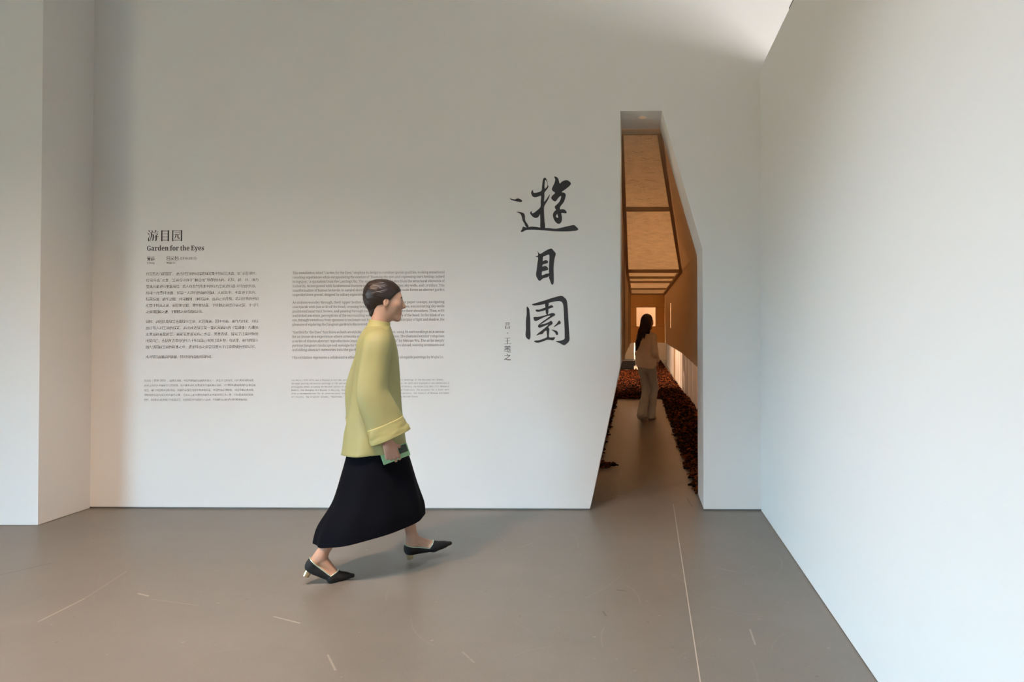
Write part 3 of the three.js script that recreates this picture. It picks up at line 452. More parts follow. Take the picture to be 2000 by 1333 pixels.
lettering('chinese_biography_text', 'small Chinese biography in five faint lines low at the left of the text wall', [
  ['paragraph', (f) => ['吕无咎（1918-2013），旅美艺术家，中国早期抽象绘画的先驱之一，先生于江南学艺，后入美术学院深造，', '此间上海及乡中画家于江西同展，在十数年间以水墨材质作抽象画之探索，于1961年起旅居海外从事绘画', '展览，曾任中国美术学院教授，其画作之展览为国中美术馆收藏，中国各地之博物馆，中国早期之美术馆，', '博物馆的收藏与展览有其画作之集，江南之山水与情在其画作之中皆可得见于心意，引其观者同游其间，', '感怀，其同时为美术馆引为收藏之品，也在展览中为观者引入其间，今其画作之所在为中外美术馆所藏。'].forEach((s, i) => hanziLine(f, s, 285.2, i === 4 ? 492 : 504.4, 746.3 + i * 9.35, 4.1, 0.095)), inkSoft],
]);

// right column: the English text
const enText = [
  [['This installation, titled "Garden for the Eyes," employs its design to combine spatial qualities, evoking sensational', 'traveling experiences while encapsulating the essence of "Roaming the eyes and expressing one\'s feelings indeed', 'brings joy," a quotation from the Lantingji Xu. The spatial layout originates from the structural elements of', 'Zuibaichi, reinterpreted with fundamental features including courtyards, bridges, sky-wells, and corridors. This', 'transformation of human behavior in natural environments within the smallest scale forms an abstract garden', 'suspended above ground, designed for solitary exploration.'], 538.9, 8.55, 142],
  [['As visitors wander through, their upper bodies are fully enveloped within the paper canopy, navigating', 'courtyards with just a tilt of the head, crossing bridges raised to reach their knees, encountering sky-wells', 'positioned near their brows, and passing through corridors that accommodate their shoulders. Thus, with', 'undivided attention, perceptions of the surrounding world shift with every turn of the head. In the blink of an', 'eye, through transitions from openness to enclosure and back to openings, amidst interplay of light and shadow, the', 'pleasure of exploring the Jiangnan garden is discovered.'], 596.8, 8.6, 148],
  [['"Garden for the Eyes" functions as both an exhibit and an exhibition space, using its surroundings as a canvas', 'for an immersive experience where artworks encourage spatial exploration. The featured exhibit comprises', 'a series of elusive abstract reproductions inspired by the poem "Yuanhuqu" by Meicun Wu. The artist deeply', 'portrays Jiangnan\'s landscape and nostalgia for his homeland after over sixty years abroad, weaving sentiments and', 'unfolding abstract memories into the garden\'s spatial artwork display.'], 655, 8.6, 208],
  [['This exhibition represents a collaborative effort combining Yi Dong\'s installation alongside paintings by Wujiu Lv.'], 704.4, 8.6, 296],
];
lettering('english_intro_text', 'four grey English paragraphs in the middle of the text wall, behind the walking woman', enText.map(([lines, v0, dv, last]) => ['paragraph', (f) => lines.forEach((s, i) => f.shape(serif, s, 4.62, 575, v0 + i * dv, i === lines.length - 1 ? last : 297)), inkSoft]));
lettering('english_biography_text', 'small English biography in six faint typewriter lines low behind the walking woman', [
  ['paragraph', (f) => ['Lyu Wujiu (1918-2013) was a Chinese artist who settled in America. She was trained at the Hangzhou-era teachings of the National Art School.', 'She began painting and abstract paintings in 1961 and later became one of the first women painters who worked with it. Her works were displayed in solo exhibitions at', 'prestigious venues including the National Gallery of the Philippines, the Asian Art Museum, the Taiwan Museum of History, the Palace City Hall, U.S. Museum of', 'Modern, the Shanghai Art Museum in Beijing, China, The Museum of Art in Beijing, the Museum of San Francisco, the accounts for a later work', 'with a recommendation for an international tour of the museum collection at the Museum of San Francisco, the Council of Museum and Women', 'Art Society. Two original volumes, "Daydreams," feature the works of her travels, the Museum of the United States.'].forEach((s, i) => f.shape(mono, s, 3.0, 574.2, 747.8 + i * 6.5, [298, 308, 308, 308, 308, 249][i])), inkSoft],
]);

// the big brush characters, cut from black film: outlines walked round each stroke
function brush(polys, ox, oy, k) {
  const g = [];
  for (const [pts, ...holes] of polys) {
    const curve = (p) => { const c = new THREE.CatmullRomCurve3(p.map(([x, y]) => { const [a, b] = wallXY(ox + x / k, oy + y / k); return V(a, b, 0); }), true, 'centripetal'); return c.getPoints(p.length * 5).slice(0, -1).map((q) => new THREE.Vector2(q.x, q.y)); };
    const s = new THREE.Shape(curve(pts)); for (const h of holes) s.holes.push(new THREE.Path(curve(h)));
    g.push(new THREE.ExtrudeGeometry(s, { depth: 0.0008 + g.length * 0.00012, bevelEnabled: false }));
  }
  return mergeGeometries(g);
}
{
  const t = thing('calligraphy_lettering', 'three large black brush-written Chinese characters in a column beside the narrow opening', 'lettering', [0, 0, ZW + 0.0006]);
  const film = std([0.028, 0.028, 0.032], 0.6), pairs = (s) => s.trim().split(/\s+/).map((q) => q.split(',').map(Number)), poly = (...a) => a.map(pairs);
  mesh('character', brush([
    poly('85,545 130,560 190,568 240,550 290,563 335,603 310,622 240,612 170,596 110,575'),
    poly('218,820 300,825 365,850 386,890 390,960 397,1000 430,1050 462,1115 440,1140 405,1112 375,1050 345,1000 325,920 300,865 260,838'),
    poly('352,1118 420,1135 500,1118 600,1122 720,1140 880,1150 1000,1162 1120,1140 1230,1115 1330,1094 1365,1092 1400,1115 1450,1178 1420,1200 1330,1212 1150,1218 950,1210 780,1195 600,1180 480,1178 420,1182 370,1205 320,1225 306,1210 330,1170'),
    poly('745,180 765,145 795,140 815,170 830,195 840,270 855,320 840,350 800,405 778,435 775,520 772,620 800,590 850,520 882,475 870,530 830,610 780,695 768,740 770,860 778,1000 782,1150 705,1150 695,1000 688,870 672,900 640,935 590,942 545,920 510,880 490,845 518,805 528,850 560,845 620,800 695,725 700,620 705,500 650,515 590,530 545,515 518,470 512,430 545,380 550,420 570,442 640,432 715,398 728,320 735,240', '790,185 808,190 828,240 835,300 815,335 785,358 778,330 781,240'),
    poly('968,118 1020,128 1050,160 1065,210 1080,255 1130,215 1200,192 1245,198 1290,235 1303,262 1280,300 1200,370 1120,430 1170,445 1198,475 1192,540 1160,630 1110,695 1085,740 1090,775 1140,770 1190,790 1220,842 1200,855 1115,850 1120,900 1125,960 1115,1020 1085,1058 1045,1062 1000,1030 965,975 945,905 950,855 980,810 1005,785 985,745 985,715 1020,680 1075,620 1100,560 1105,505 1060,535 1000,610 975,612 930,580 912,545 925,510 980,455 985,440 935,400 925,365 945,310 980,230 990,170', '1020,880 1035,870 1040,900 1050,935 1030,942 1007,915')], 990, 340, 10.253), film, t);
  mesh('character', brush([poly('335,245 385,320 430,322 520,265 640,200 700,180 740,180 800,245 855,315 855,345 820,480 805,600 795,750 800,950 800,1130 785,1200 755,1225 725,1190 690,1090 665,1030 665,970 620,1005 500,1035 440,1080 410,1105 370,1095 320,1020 292,940 310,780 330,600 345,430 305,412 270,400 310,385 345,375 350,330', '495,412 570,380 640,352 668,360 668,600 658,800 656,892 590,900 462,943 458,890 466,842 560,815 628,795 640,760 620,715 580,685 530,682 478,700 472,670 490,640 560,615 620,595 638,565 620,530 580,510 530,520 486,540 486,470')], 1030, 480, 14.81), film, t);
  mesh('character', brush([
    poly('142,345 188,395 200,480 215,620 218,850 218,1050 192,1092 118,1025 120,850 118,680 135,520'),
    poly('250,300 360,260 550,205 720,150 880,110 930,110 990,150 1035,210 1050,300 1070,600 1085,850 1095,1000 1092,1120 985,1220 960,1215 880,1175 790,1130 870,1120 950,1100 985,1080 990,1000 985,800 975,600 960,350 945,280 915,240 860,225 760,235 640,262 500,298 380,318 290,320'),
    poly('560,265 625,260 625,360 620,500 600,540 570,500 560,400'), poly('335,425 350,415 420,415 520,380 620,345 690,318 725,335 735,360 690,378 600,410 480,450 370,465 345,450'),
    poly('292,590 310,580 380,580 480,560 600,530 680,500 730,495 775,520 770,545 720,575 600,650 500,720 440,752 520,738 620,705 680,670 715,700 715,735 690,760 640,790 625,815 645,850 640,950 640,1035 700,1045 772,1042 765,1070 735,1105 660,1100 590,1100 500,1135 400,1160 350,1158 298,1125 330,1112 420,1105 530,1065 590,1035 588,950 580,890 540,905 490,965 420,978 355,1000 390,955 470,890 580,800 620,755 560,775 460,815 425,825 400,810 390,780 420,745 500,680 600,610 665,555 600,560 500,600 390,655 335,672 300,650'),
    poly('865,665 895,690 895,735 850,755 790,790 742,815 760,785 810,735'), poly('688,866 760,880 820,905 842,950 835,985 800,985 780,945 735,900')], 1020, 575, 11.59), film, t);
}
lettering('signature_lettering', 'thin upright column of small Chinese characters below left of the large brush characters', [
  ['character', (f) => { const c = 994.4; for (const [a, b] of [[636, 9], [642.4, 9]]) f.ribbon([[c - b / 2, a, 0.5], [c + b / 2, a, 0.6]]); f.ribbon([[c - 1.3, 635.5, 0.9], [c - 1.3, 641, 0.9]]); f.ribbon([[c + 1.4, 635.5, 0.9], [c + 1.4, 641, 0.9]]); f.ribbon([[c - 4, 637, 0.5], [c - 3, 640.5, 0.9]]); f.ribbon([[c + 4.4, 636.5, 1], [c + 3, 641, 0.5]]); for (const s of [-1, 1]) f.ribbon([[c + s * 3.6, 642.6, 1.3], [c + s * 3.6, 648, 1.3]]); for (const y of [644.9, 647.4]) f.ribbon([[c - 3.6, y, 0.5], [c + 3.6, y, 0.5]]); }, inkSoft],
  ['character', (f) => f.ribbon([[993.6, 656.2, 1.8], [995.4, 656.2, 1.8]]), inkSoft],
  ['character', (f) => { const c = 994.4; for (const [y, b] of [[666, 10], [671.3, 9], [677, 13]]) f.ribbon([[c - b / 2, y, 0.5], [c + b / 2 - 1.5, y, 0.6], [c + b / 2, y - 0.3, 1.2]]); f.ribbon([[c, 665.8, 1.4], [c, 677, 1.4]]); }, inkSoft],
  ['character', (f) => hanzi(f, '羲', 994.4, 687.4, 13, 0.085), inkSoft],
  ['character', (f) => { f.ribbon([[993.6, 696.4, 0.8], [995.6, 699, 1.7]]); f.ribbon([[988.6, 699.8, 0.6], [998, 699.6, 0.9], [999.6, 698.9, 1.6]]); f.ribbon([[999.6, 699.2, 1.6], [994, 704.6, 1], [988.4, 708.4, 1.7]]); f.ribbon([[990, 706, 1], [994.5, 708.2, 2], [1001, 708.2, 2.2]]); }, inkSoft],
]);
// ---------------------------------------------------------------- people: bodies are one surface round a posed skeleton
const sub = (a, b) => [a[0] - b[0], a[1] - b[1], a[2] - b[2]], add = (a, b) => [a[0] + b[0], a[1] + b[1], a[2] + b[2]], mul = (a, k) => [a[0] * k, a[1] * k, a[2] * k];
const len = (a) => Math.hypot(...a), norm = (a) => mul(a, 1 / (len(a) || 1)), dot = (a, b) => a[0] * b[0] + a[1] * b[1] + a[2] * b[2], mix3 = (a, b, t) => [lerp(a[0], b[0], t), lerp(a[1], b[1], t), lerp(a[2], b[2], t)];
function capsule(x, y, z, c) {                               // c: {a, b, ra, rb}
  const a = c.a, bx = c.b[0] - a[0], by = c.b[1] - a[1], bz = c.b[2] - a[2], px = x - a[0], py = y - a[1], pz = z - a[2], d = bx * bx + by * by + bz * bz;
  const t = d > 1e-12 ? clamp((px * bx + py * by + pz * bz) / d, 0, 1) : 0, qx = px - bx * t, qy = py - by * t, qz = pz - bz * t; return Math.sqrt(qx * qx + qy * qy + qz * qz) - (c.ra + (c.rb - c.ra) * t);
}
function ellipsoid(x, y, z, c) { const px = (x - c.e[0]) / c.r[0], py = (y - c.e[1]) / c.r[1], pz = (z - c.e[2]) / c.r[2], k0 = Math.sqrt(px * px + py * py + pz * pz), qx = px / c.r[0], qy = py / c.r[1], qz = pz / c.r[2], k1 = Math.sqrt(qx * qx + qy * qy + qz * qz); return k1 > 1e-9 ? (k0 * (k0 - 1)) / k1 : -Math.min(...c.r); }
const smin = (a, b, k) => { const h = Math.max(k - Math.abs(a - b), 0) / k; return Math.min(a, b) - h * h * k * 0.25; };
const smax = (a, b, k) => -smin(-a, -b, k);
const C = (a, b, ra, rb = ra, k) => ({ a, b, ra, rb, k }), E = (e, r, k) => ({ e, r, k });
const field = (prims, k0) => (x, y, z) => { let d = 9; for (const c of prims) { const q = c.e ? ellipsoid(x, y, z, c) : capsule(x, y, z, c); d = d === 9 ? q : smin(d, q, c.k ?? k0); } return d; };
function boundsOf(prims, m) { const lo = [9, 9, 9], hi = [-9, -9, -9]; for (const c of prims) for (let i = 0; i < 3; i++) { if (c.e) { lo[i] = Math.min(lo[i], c.e[i] - c.r[i]); hi[i] = Math.max(hi[i], c.e[i] + c.r[i]); } else { lo[i] = Math.min(lo[i], c.a[i] - c.ra, c.b[i] - c.rb); hi[i] = Math.max(hi[i], c.a[i] + c.ra, c.b[i] + c.rb); } } return [lo.map((v) => v - m), hi.map((v) => v + m)]; }
function surface(f, [lo, hi], cell, color) {                 // naive surface nets of f = 0
  const n = [0, 1, 2].map((i) => Math.ceil((hi[i] - lo[i]) / cell) + 1), [nx, ny, nz] = n, val = new Float32Array(nx * ny * nz), at = (i, j, k) => (k * ny + j) * nx + i;
  for (let k = 0; k < nz; k++) for (let j = 0; j < ny; j++) for (let i = 0; i < nx; i++) val[at(i, j, k)] = f(lo[0] + i * cell, lo[1] + j * cell, lo[2] + k * cell);
  const id = new Int32Array(nx * ny * nz).fill(-1), pos = [], nor = [], col = [], ix = [];
  for (let k = 0; k < nz - 1; k++) for (let j = 0; j < ny - 1; j++) for (let i = 0; i < nx - 1; i++) {
    let cnt = 0, sx = 0, sy = 0, sz = 0, inside = 0; const v = [];
    for (let c = 0; c < 8; c++) { const q = val[at(i + (c & 1), j + ((c >> 1) & 1), k + (c >> 2))]; v.push(q); if (q < 0) inside++; }
    if (inside === 0 || inside === 8) continue;
    for (let c = 0; c < 8; c++) for (const b of [1, 2, 4]) if (!(c & b)) { const e = c | b; if (v[c] < 0 !== v[e] < 0) { const t = v[c] / (v[c] - v[e]); sx += (c & 1) + (b === 1 ? t : 0); sy += ((c >> 1) & 1) + (b === 2 ? t : 0); sz += (c >> 2) + (b === 4 ? t : 0); cnt++; } }
    id[at(i, j, k)] = pos.length / 3;
    const x = lo[0] + (i + sx / cnt) * cell, y = lo[1] + (j + sy / cnt) * cell, z = lo[2] + (k + sz / cnt) * cell, h = cell * 0.5;
    const g = norm([f(x + h, y, z) - f(x - h, y, z), f(x, y + h, z) - f(x, y - h, z), f(x, y, z + h) - f(x, y, z - h)]);
    pos.push(x, y, z); nor.push(...g); if (color) col.push(...color(x, y, z));
  }
  const quad4 = (a, b, c, d, flip) => { if (a < 0 || b < 0 || c < 0 || d < 0) return; flip ? ix.push(a, c, b, a, d, c) : ix.push(a, b, c, a, c, d); };
  for (let k = 1; k < nz - 1; k++) for (let j = 1; j < ny - 1; j++) for (let i = 1; i < nx - 1; i++) {
    const s = val[at(i, j, k)] < 0;
    if (s !== val[at(i + 1, j, k)] < 0) quad4(id[at(i, j - 1, k - 1)], id[at(i, j, k - 1)], id[at(i, j, k)], id[at(i, j - 1, k)], !s);
    if (s !== val[at(i, j + 1, k)] < 0) quad4(id[at(i - 1, j, k - 1)], id[at(i - 1, j, k)], id[at(i, j, k)], id[at(i, j, k - 1)], !s);
    if (s !== val[at(i, j, k + 1)] < 0) quad4(id[at(i - 1, j - 1, k)], id[at(i, j - 1, k)], id[at(i, j, k)], id[at(i - 1, j, k)], !s);
  }
  const g = new THREE.BufferGeometry(); g.setAttribute('position', new THREE.Float32BufferAttribute(pos, 3)); g.setAttribute('normal', new THREE.Float32BufferAttribute(nor, 3)); if (color) g.setAttribute('color', new THREE.Float32BufferAttribute(col, 3)); g.setIndex(ix); return g;
}
const toNormal = (g) => { const q = g.toNonIndexed(); return q; };
// two-bone limb: the middle joint
function joint(a, b, l1, l2, bend) { const d = sub(b, a), L = Math.min(len(d), l1 + l2 - 1e-4), u = norm(d), x = (l1 * l1 - l2 * l2 + L * L) / (2 * L), h = Math.sqrt(Math.max(0, l1 * l1 - x * x)), p = norm(sub(bend, mul(u, dot(bend, u)))); return add(add(a, mul(u, x)), mul(p, h)); }
// foot: heel at the origin, toes along +z; the hind part turns about the ball, the toes keep their own pitch
function foot(ball, pitch, toePitch, s, k = 1) {
  const rot = (p, a) => [p[0], p[1] * Math.cos(a) - p[2] * Math.sin(a), p[1] * Math.sin(a) + p[2] * Math.cos(a)], H = (p) => add(ball, rot([p[0] * k * s, p[1] * k, (p[2] - 0.17) * k], pitch)), F = (p) => add(ball, rot([p[0] * k * s, p[1] * k, (p[2] - 0.17) * k], toePitch));
  const hind = [C(H([0, 0.03, 0.03]), H([0, 0.045, 0.035]), 0.030 * k, 0.028 * k), C(H([0, 0.05, 0.03]), H([0, 0.10, 0.045]), 0.027 * k, 0.033 * k), C(H([0, 0.08, 0.055]), H([0, 0.035, 0.15]), 0.030 * k, 0.025 * k), C(H([0.012, 0.02, 0.06]), H([0.016, 0.018, 0.15]), 0.021 * k, 0.02 * k), C(H([0, 0.022, 0.04]), H([-0.012, 0.02, 0.15]), 0.021 * k, 0.02 * k)];
  const fore = [C(F([-0.018, 0.02, 0.165]), F([0.02, 0.019, 0.16]), 0.021 * k), C(F([-0.016, 0.02, 0.165]), F([-0.006, 0.014, 0.232]), 0.018 * k, 0.012 * k), C(F([0.016, 0.019, 0.165]), F([0.006, 0.013, 0.222]), 0.018 * k, 0.011 * k)];
  const point = [...fore, C(F([0, 0.02, 0.18]), F([0, 0.012, 0.268]), 0.026 * k, 0.006 * k)];
  const unturn = (x, y, z) => { const p = sub([x, y, z], ball), c = Math.cos(-pitch), n = Math.sin(-pitch); return [(p[0] * s) / k, (p[1] * c - p[2] * n) / k, (p[1] * n + p[2] * c) / k + 0.17]; };
  return { hind, fore, point, ankle: H([0, 0.095, 0.045]), H, F, unturn, pitch, s, k };
}
function hand(W, d, s, n, curl, thumb = 0.35, size = 1) {    // wrist, along the fingers, towards the thumb, where the palm faces
  d = norm(d); s = norm(sub(s, mul(d, dot(s, d)))); n = norm(sub(sub(n, mul(d, dot(n, d))), mul(s, dot(n, s))));
  const at = (a, b, c) => add(add(add(W, mul(d, a * size)), mul(s, b * size)), mul(n, c * size)), P = [];
  P.push(C(at(-0.02, 0, 0), at(0.02, 0, 0), 0.024 * size, 0.022 * size, 0.02));
  const reach = [0.088, 0.092, 0.087, 0.078], side = [0.030, 0.010, -0.010, -0.028], base = [0.016, 0.006, -0.006, -0.016], L = [[0.042, 0.026, 0.021], [0.046, 0.030, 0.022], [0.043, 0.028, 0.021], [0.034, 0.021, 0.018]];
  for (let i = 0; i < 4; i++) {
    let p = at(reach[i], side[i], 0); P.push(C(at(0.01, base[i], 0), p, 0.014 * size, 0.0108 * size, 0.012)); let a = 0;
    const off = mul(s, (1.5 - i) * 0.03);
    L[i].forEach((l, j) => { a += (curl[j] * (1 + 0.08 * i) * Math.PI) / 180; const q = add(p, mul(norm(add(add(mul(d, Math.cos(a)), mul(n, Math.sin(a))), off)), l * size)); P.push(C(p, q, (0.0094 - 0.0010 * j) * size, (0.0086 - 0.0010 * j) * size, 0.004)); p = q; });
  }
  const t0 = at(0.022, 0.020, 0.008), t1 = add(t0, mul(norm(add(add(mul(d, 0.62), mul(s, 0.72)), mul(n, thumb))), 0.042 * size)), t2 = add(t1, mul(norm(add(add(mul(d, 0.85), mul(s, 0.25)), mul(n, thumb * 1.3))), 0.031 * size)), t3 = add(t2, mul(norm(add(add(mul(d, 0.95), mul(s, 0.02)), mul(n, thumb * 1.4))), 0.026 * size));
  P.push(C(t0, t1, 0.0145 * size, 0.0112 * size, 0.014), C(t1, t2, 0.0108 * size, 0.0098 * size, 0.005), C(t2, t3, 0.0096 * size, 0.0075 * size, 0.005)); return P;
}
// head: origin between the ears, face along +z
const HEAD = [E([0, 0.032, -0.014], [0.073, 0.087, 0.094]), E([0, -0.040, 0.026], [0.057, 0.066, 0.062], 0.03), C([-0.012, -0.098, 0.066], [0.012, -0.098, 0.066], 0.017, 0.017, 0.03), C([-0.042, -0.018, 0.052], [-0.036, -0.014, 0.058], 0.022, 0.02, 0.03), C([0.042, -0.018, 0.052], [0.036, -0.014, 0.058], 0.022, 0.02, 0.03), C([-0.034, 0.024, 0.066], [0.034, 0.024, 0.066], 0.014, 0.014, 0.02),
  C([0, 0.016, 0.078], [0, -0.026, 0.099], 0.008, 0.0105, 0.012), C([-0.012, -0.031, 0.087], [0.012, -0.031, 0.087], 0.008, 0.008, 0.007), C([-0.017, -0.058, 0.077], [0.017, -0.058, 0.077], 0.0085, 0.0085, 0.006), C([-0.014, -0.069, 0.076], [0.014, -0.069, 0.076], 0.0088, 0.0088, 0.006),
  E([-0.072, -0.005, -0.008], [0.010, 0.031, 0.016], 0.006), E([0.072, -0.005, -0.008], [0.010, 0.031, 0.016], 0.006), C([0, -0.05, -0.018], [0, -0.14, -0.032], 0.052, 0.050, 0.03)];
const headField = (() => { const f = field(HEAD, 0.02); return (x, y, z) => { let d = f(x, y, z); for (const s of [-1, 1]) { d = smax(d, -(Math.hypot(x - s * 0.031, y - 0.004, z - 0.097) - 0.017), 0.012); d = smin(d, Math.hypot(x - s * 0.030, y - 0.004, z - 0.0695) - 0.0135, 0.003); d = smax(d, -ellipsoid(x, y, z, { e: [s * 0.083, -0.003, -0.004], r: [0.005, 0.013, 0.007] }), 0.004); } return d; }; })();
function headColor(skin) {
  return (x, y, z) => {
    const ax = Math.abs(x); if (z > 0.06) {
      const e = Math.hypot(ax - 0.030, (y - 0.004) * 1.7); if (e < 0.0045) return [0.01, 0.006, 0.004]; if (e < 0.012) return [0.62, 0.58, 0.54]; if (e < 0.0145) return [0.05, 0.03, 0.022];
      if (Math.abs(y - 0.026 + (ax - 0.03) * (ax - 0.03) * 8) < 0.0042 && ax > 0.014 && ax < 0.049) return [0.04, 0.024, 0.016];
      if (ax < 0.023 && y < -0.051 && y > -0.077 && z > 0.072) return Math.abs(y + 0.0635) < 0.0016 ? [0.15, 0.04, 0.035] : [0.40, 0.13, 0.11];
    }
    return skin;
  };
}
const plain = (skin) => () => skin;
// a garment: rings [centre, half axis, half axis] skinned into a shell with thickness
function garment(rings, n, fold, thick = 0.005) {
  const P = [], U = []; const row = (k, inner) => { const [c, u, v] = rings[k]; for (let i = 0; i <= n; i++) { const a = (i / n) * 2 * Math.PI, q = 1 + fold(a, k / (rings.length - 1)), w = inner ? 1 - thick / Math.min(len(u), len(v)) : 1; P.push(...add(c, add(mul(u, Math.cos(a) * q * w), mul(v, Math.sin(a) * q * w)))); U.push((i / n) * 1.2, k * 0.06); } };
  for (let k = 0; k < rings.length; k++) row(k, false); for (let k = rings.length - 1; k >= 0; k--) row(k, true);
  const R = rings.length * 2, ix = []; for (let r = 0; r < R; r++) { const s = (r + 1) % R; for (let i = 0; i < n; i++) { const a = r * (n + 1) + i, b = s * (n + 1) + i; ix.push(a, b, a + 1, b, b + 1, a + 1); } }
  const g = new THREE.BufferGeometry(); g.setAttribute('position', new THREE.Float32BufferAttribute(P, 3)); g.setAttribute('uv', new THREE.Float32BufferAttribute(U, 2)); g.setIndex(ix); g.computeVertexNormals();
  const p = g.attributes.position, nn = g.attributes.normal; for (let r = 0; r < R; r++) { const a = r * (n + 1), b = a + n, m = norm([nn.getX(a) + nn.getX(b), nn.getY(a) + nn.getY(b), nn.getZ(a) + nn.getZ(b)]); nn.setXYZ(a, ...m); nn.setXYZ(b, ...m); } return g;
}
function spline(rows, steps) {                               // smooth rows of numbers
  const out = [], n = rows.length; for (let i = 0; i < n - 1; i++) for (let s = 0; s < steps; s++) { const t = s / steps, p0 = rows[Math.max(0, i - 1)], p1 = rows[i], p2 = rows[i + 1], p3 = rows[Math.min(n - 1, i + 2)]; out.push(p1.map((_, k) => 0.5 * (2 * p1[k] + (p2[k] - p0[k]) * t + (2 * p0[k] - 5 * p1[k] + 4 * p2[k] - p3[k]) * t * t + (3 * p1[k] - p0[k] - 3 * p2[k] + p3[k]) * t * t * t))); } out.push(rows[n - 1]); return out;
}
const turned = (g, yaw, pitch, at) => { g.rotateX(pitch); g.rotateY(yaw); g.translate(...at); return g; };
const skinMat = phys([1, 1, 1], 0.5, { vertexColors: true, specularIntensity: 0.5 });
const shoeHeel = (f, mat, parent) => { const m = mesh('heel', new THREE.CylinderGeometry(0.021, 0.017, 0.036, 20).translate(0, -0.012, 0), mat, parent); const p = f.H([0, 0, 0.028]); m.position.set(...p); m.rotation.x = f.pitch; return m; };

// the woman walking past the wall; her own axes: +z ahead, +x to her left
{
  const at = V(-1.5, 0, -3.92), turn = THREE.MathUtils.degToRad(115);
  const t = thing('person', 'woman in a loose yellow green jacket and long black skirt striding past the wall text', 'person', at.toArray(), turn);
  const skin = [0.50, 0.30, 0.21];
  const fr = foot([-0.07, 0.006, -0.225], 0.50, 0.02, -1), fl = foot([0.09, 0.050, 0.340], -0.05, -0.16, 1);
  const hipR = [-0.085, 0.90, -0.01], hipL = [0.085, 0.90, 0.01], kR = joint(hipR, fr.ankle, 0.41, 0.405, [0, 0, 1]), kL = joint(hipL, fl.ankle, 0.398, 0.393, [0, 0, 1]);
  const shR = [-0.150, 1.325, -0.005], shL = [0.150, 1.325, -0.005], wR = [-0.20, 0.765, 0.045], wL = [0.20, 0.765, -0.07], eR = joint(shR, wR, 0.295, 0.285, [-0.3, 0, -1]), eL = joint(shL, wL, 0.292, 0.282, [0.3, 0, -1]);
  const body = [E([0, 1.20, 0], [0.135, 0.17, 0.095]), E([0, 1.03, 0], [0.115, 0.13, 0.085], 0.06), E([0, 0.90, -0.005], [0.145, 0.11, 0.10], 0.06), C([-0.125, 1.318, -0.005], [0.125, 1.318, -0.005], 0.040, 0.040, 0.03), C([0, 1.33, 0], [0, 1.44, 0.02], 0.052, 0.048, 0.04),
    C(shR, eR, 0.038, 0.033, 0.02), C(eR, wR, 0.034, 0.024, 0.02), C(shL, eL, 0.038, 0.033, 0.02), C(eL, wL, 0.034, 0.024, 0.02),
    C(hipR, kR, 0.078, 0.050, 0.05), C(kR, fr.ankle, 0.047, 0.031, 0.03), C(mix3(kR, fr.ankle, 0.15), mix3(kR, fr.ankle, 0.5), 0.046, 0.042, 0.03), C(hipL, kL, 0.078, 0.050, 0.05), C(kL, fl.ankle, 0.047, 0.031, 0.03), C(mix3(kL, fl.ankle, 0.15), mix3(kL, fl.ankle, 0.5), 0.046, 0.042, 0.03)];
  const feet = [...fr.hind, ...fr.fore], feetL = [...fl.hind, ...fl.fore];
  const handR = hand(wR, [0.03, -0.93, 0.30], [0, 0.30, 0.93], [1, 0, 0], [48, 62, 38], 0.3), handL = hand(wL, [0, -0.95, -0.2], [0, -0.2, 0.95], [-1, 0, 0], [18, 26, 16]);
  const HC = [0, 1.553, 0.052], head = turned(surface(headField, [[-0.1, -0.155, -0.12], [0.1, 0.135, 0.125]], 0.0032, headColor(skin)), 0, 0.05, HC);
  const skinParts = [surface(field(body, 0.03), boundsOf(body, 0.03), 0.011, plain(skin)), head];
  for (const h of [handR, handL]) skinParts.push(surface(field(h, 0.006), boundsOf(h, 0.01), 0.0028, plain([0.48, 0.27, 0.19])));
  for (const [f, low, kn] of [[feet, fr, kR], [feetL, fl, kL]]) { const p = [...f, C(mix3(kn, low.ankle, 0.6), low.ankle, 0.036, 0.031)]; skinParts.push(surface(field(p, 0.014), boundsOf(p, 0.012), 0.0045, plain(skin))); }
  mesh('body', mergeGeometries(skinParts), skinMat, t);
  // hair drawn up at the back of the head
  { const cap = [E([0, 0.038, -0.020], [0.0855, 0.089, 0.101]), E([0, 0.048, -0.074], [0.058, 0.062, 0.050], 0.03), E([0, 0.006, -0.085], [0.040, 0.040, 0.036], 0.03), C([0, -0.03, -0.07], [0, -0.075, -0.072], 0.036, 0.020, 0.03)], fc = field(cap, 0.03);
    const f = (x, y, z) => { const strand = 0.0005 * Math.sin(46 * Math.atan2(x, y - 0.03) + 14 * z * 10) + 0.0026 * perlin.noise(x * 60, y * 60, z * 22); return smax(fc(x, y, z) + strand, (z - 0.022 - 0.72 * y - 0.012 * Math.cos(x * 40)) * 0.8, 0.01); };
    mesh('hair', turned(surface(f, boundsOf(cap, 0.012), 0.0034), 0, 0.05, HC), std([0.022, 0.013, 0.010], 0.45), t); }
  // jacket
  const satin = phys([0.335, 0.315, 0.13], 0.6, { sheen: 0.25, sheenRoughness: 0.45, sheenColor: new THREE.Color(0.4, 0.5, 0.25) }), cuffCloth = phys([0.43, 0.385, 0.15], 0.55, { sheen: 0.25, sheenRoughness: 0.4, sheenColor: new THREE.Color(0.4, 0.5, 0.25) });
  const ring = ([y, cz, rx, rz, tilt]) => [[0, y, cz], [rx, 0, 0], [0, tilt ?? 0, rz]];
  const wrinkle = (amp, f1, ph) => (a, s) => amp * (Math.sin(f1 * a + ph + 2 * s) * 0.5 + perlin.noise(Math.cos(a) * 1.6, Math.sin(a) * 1.6, s * 6 + ph) * 1.1);
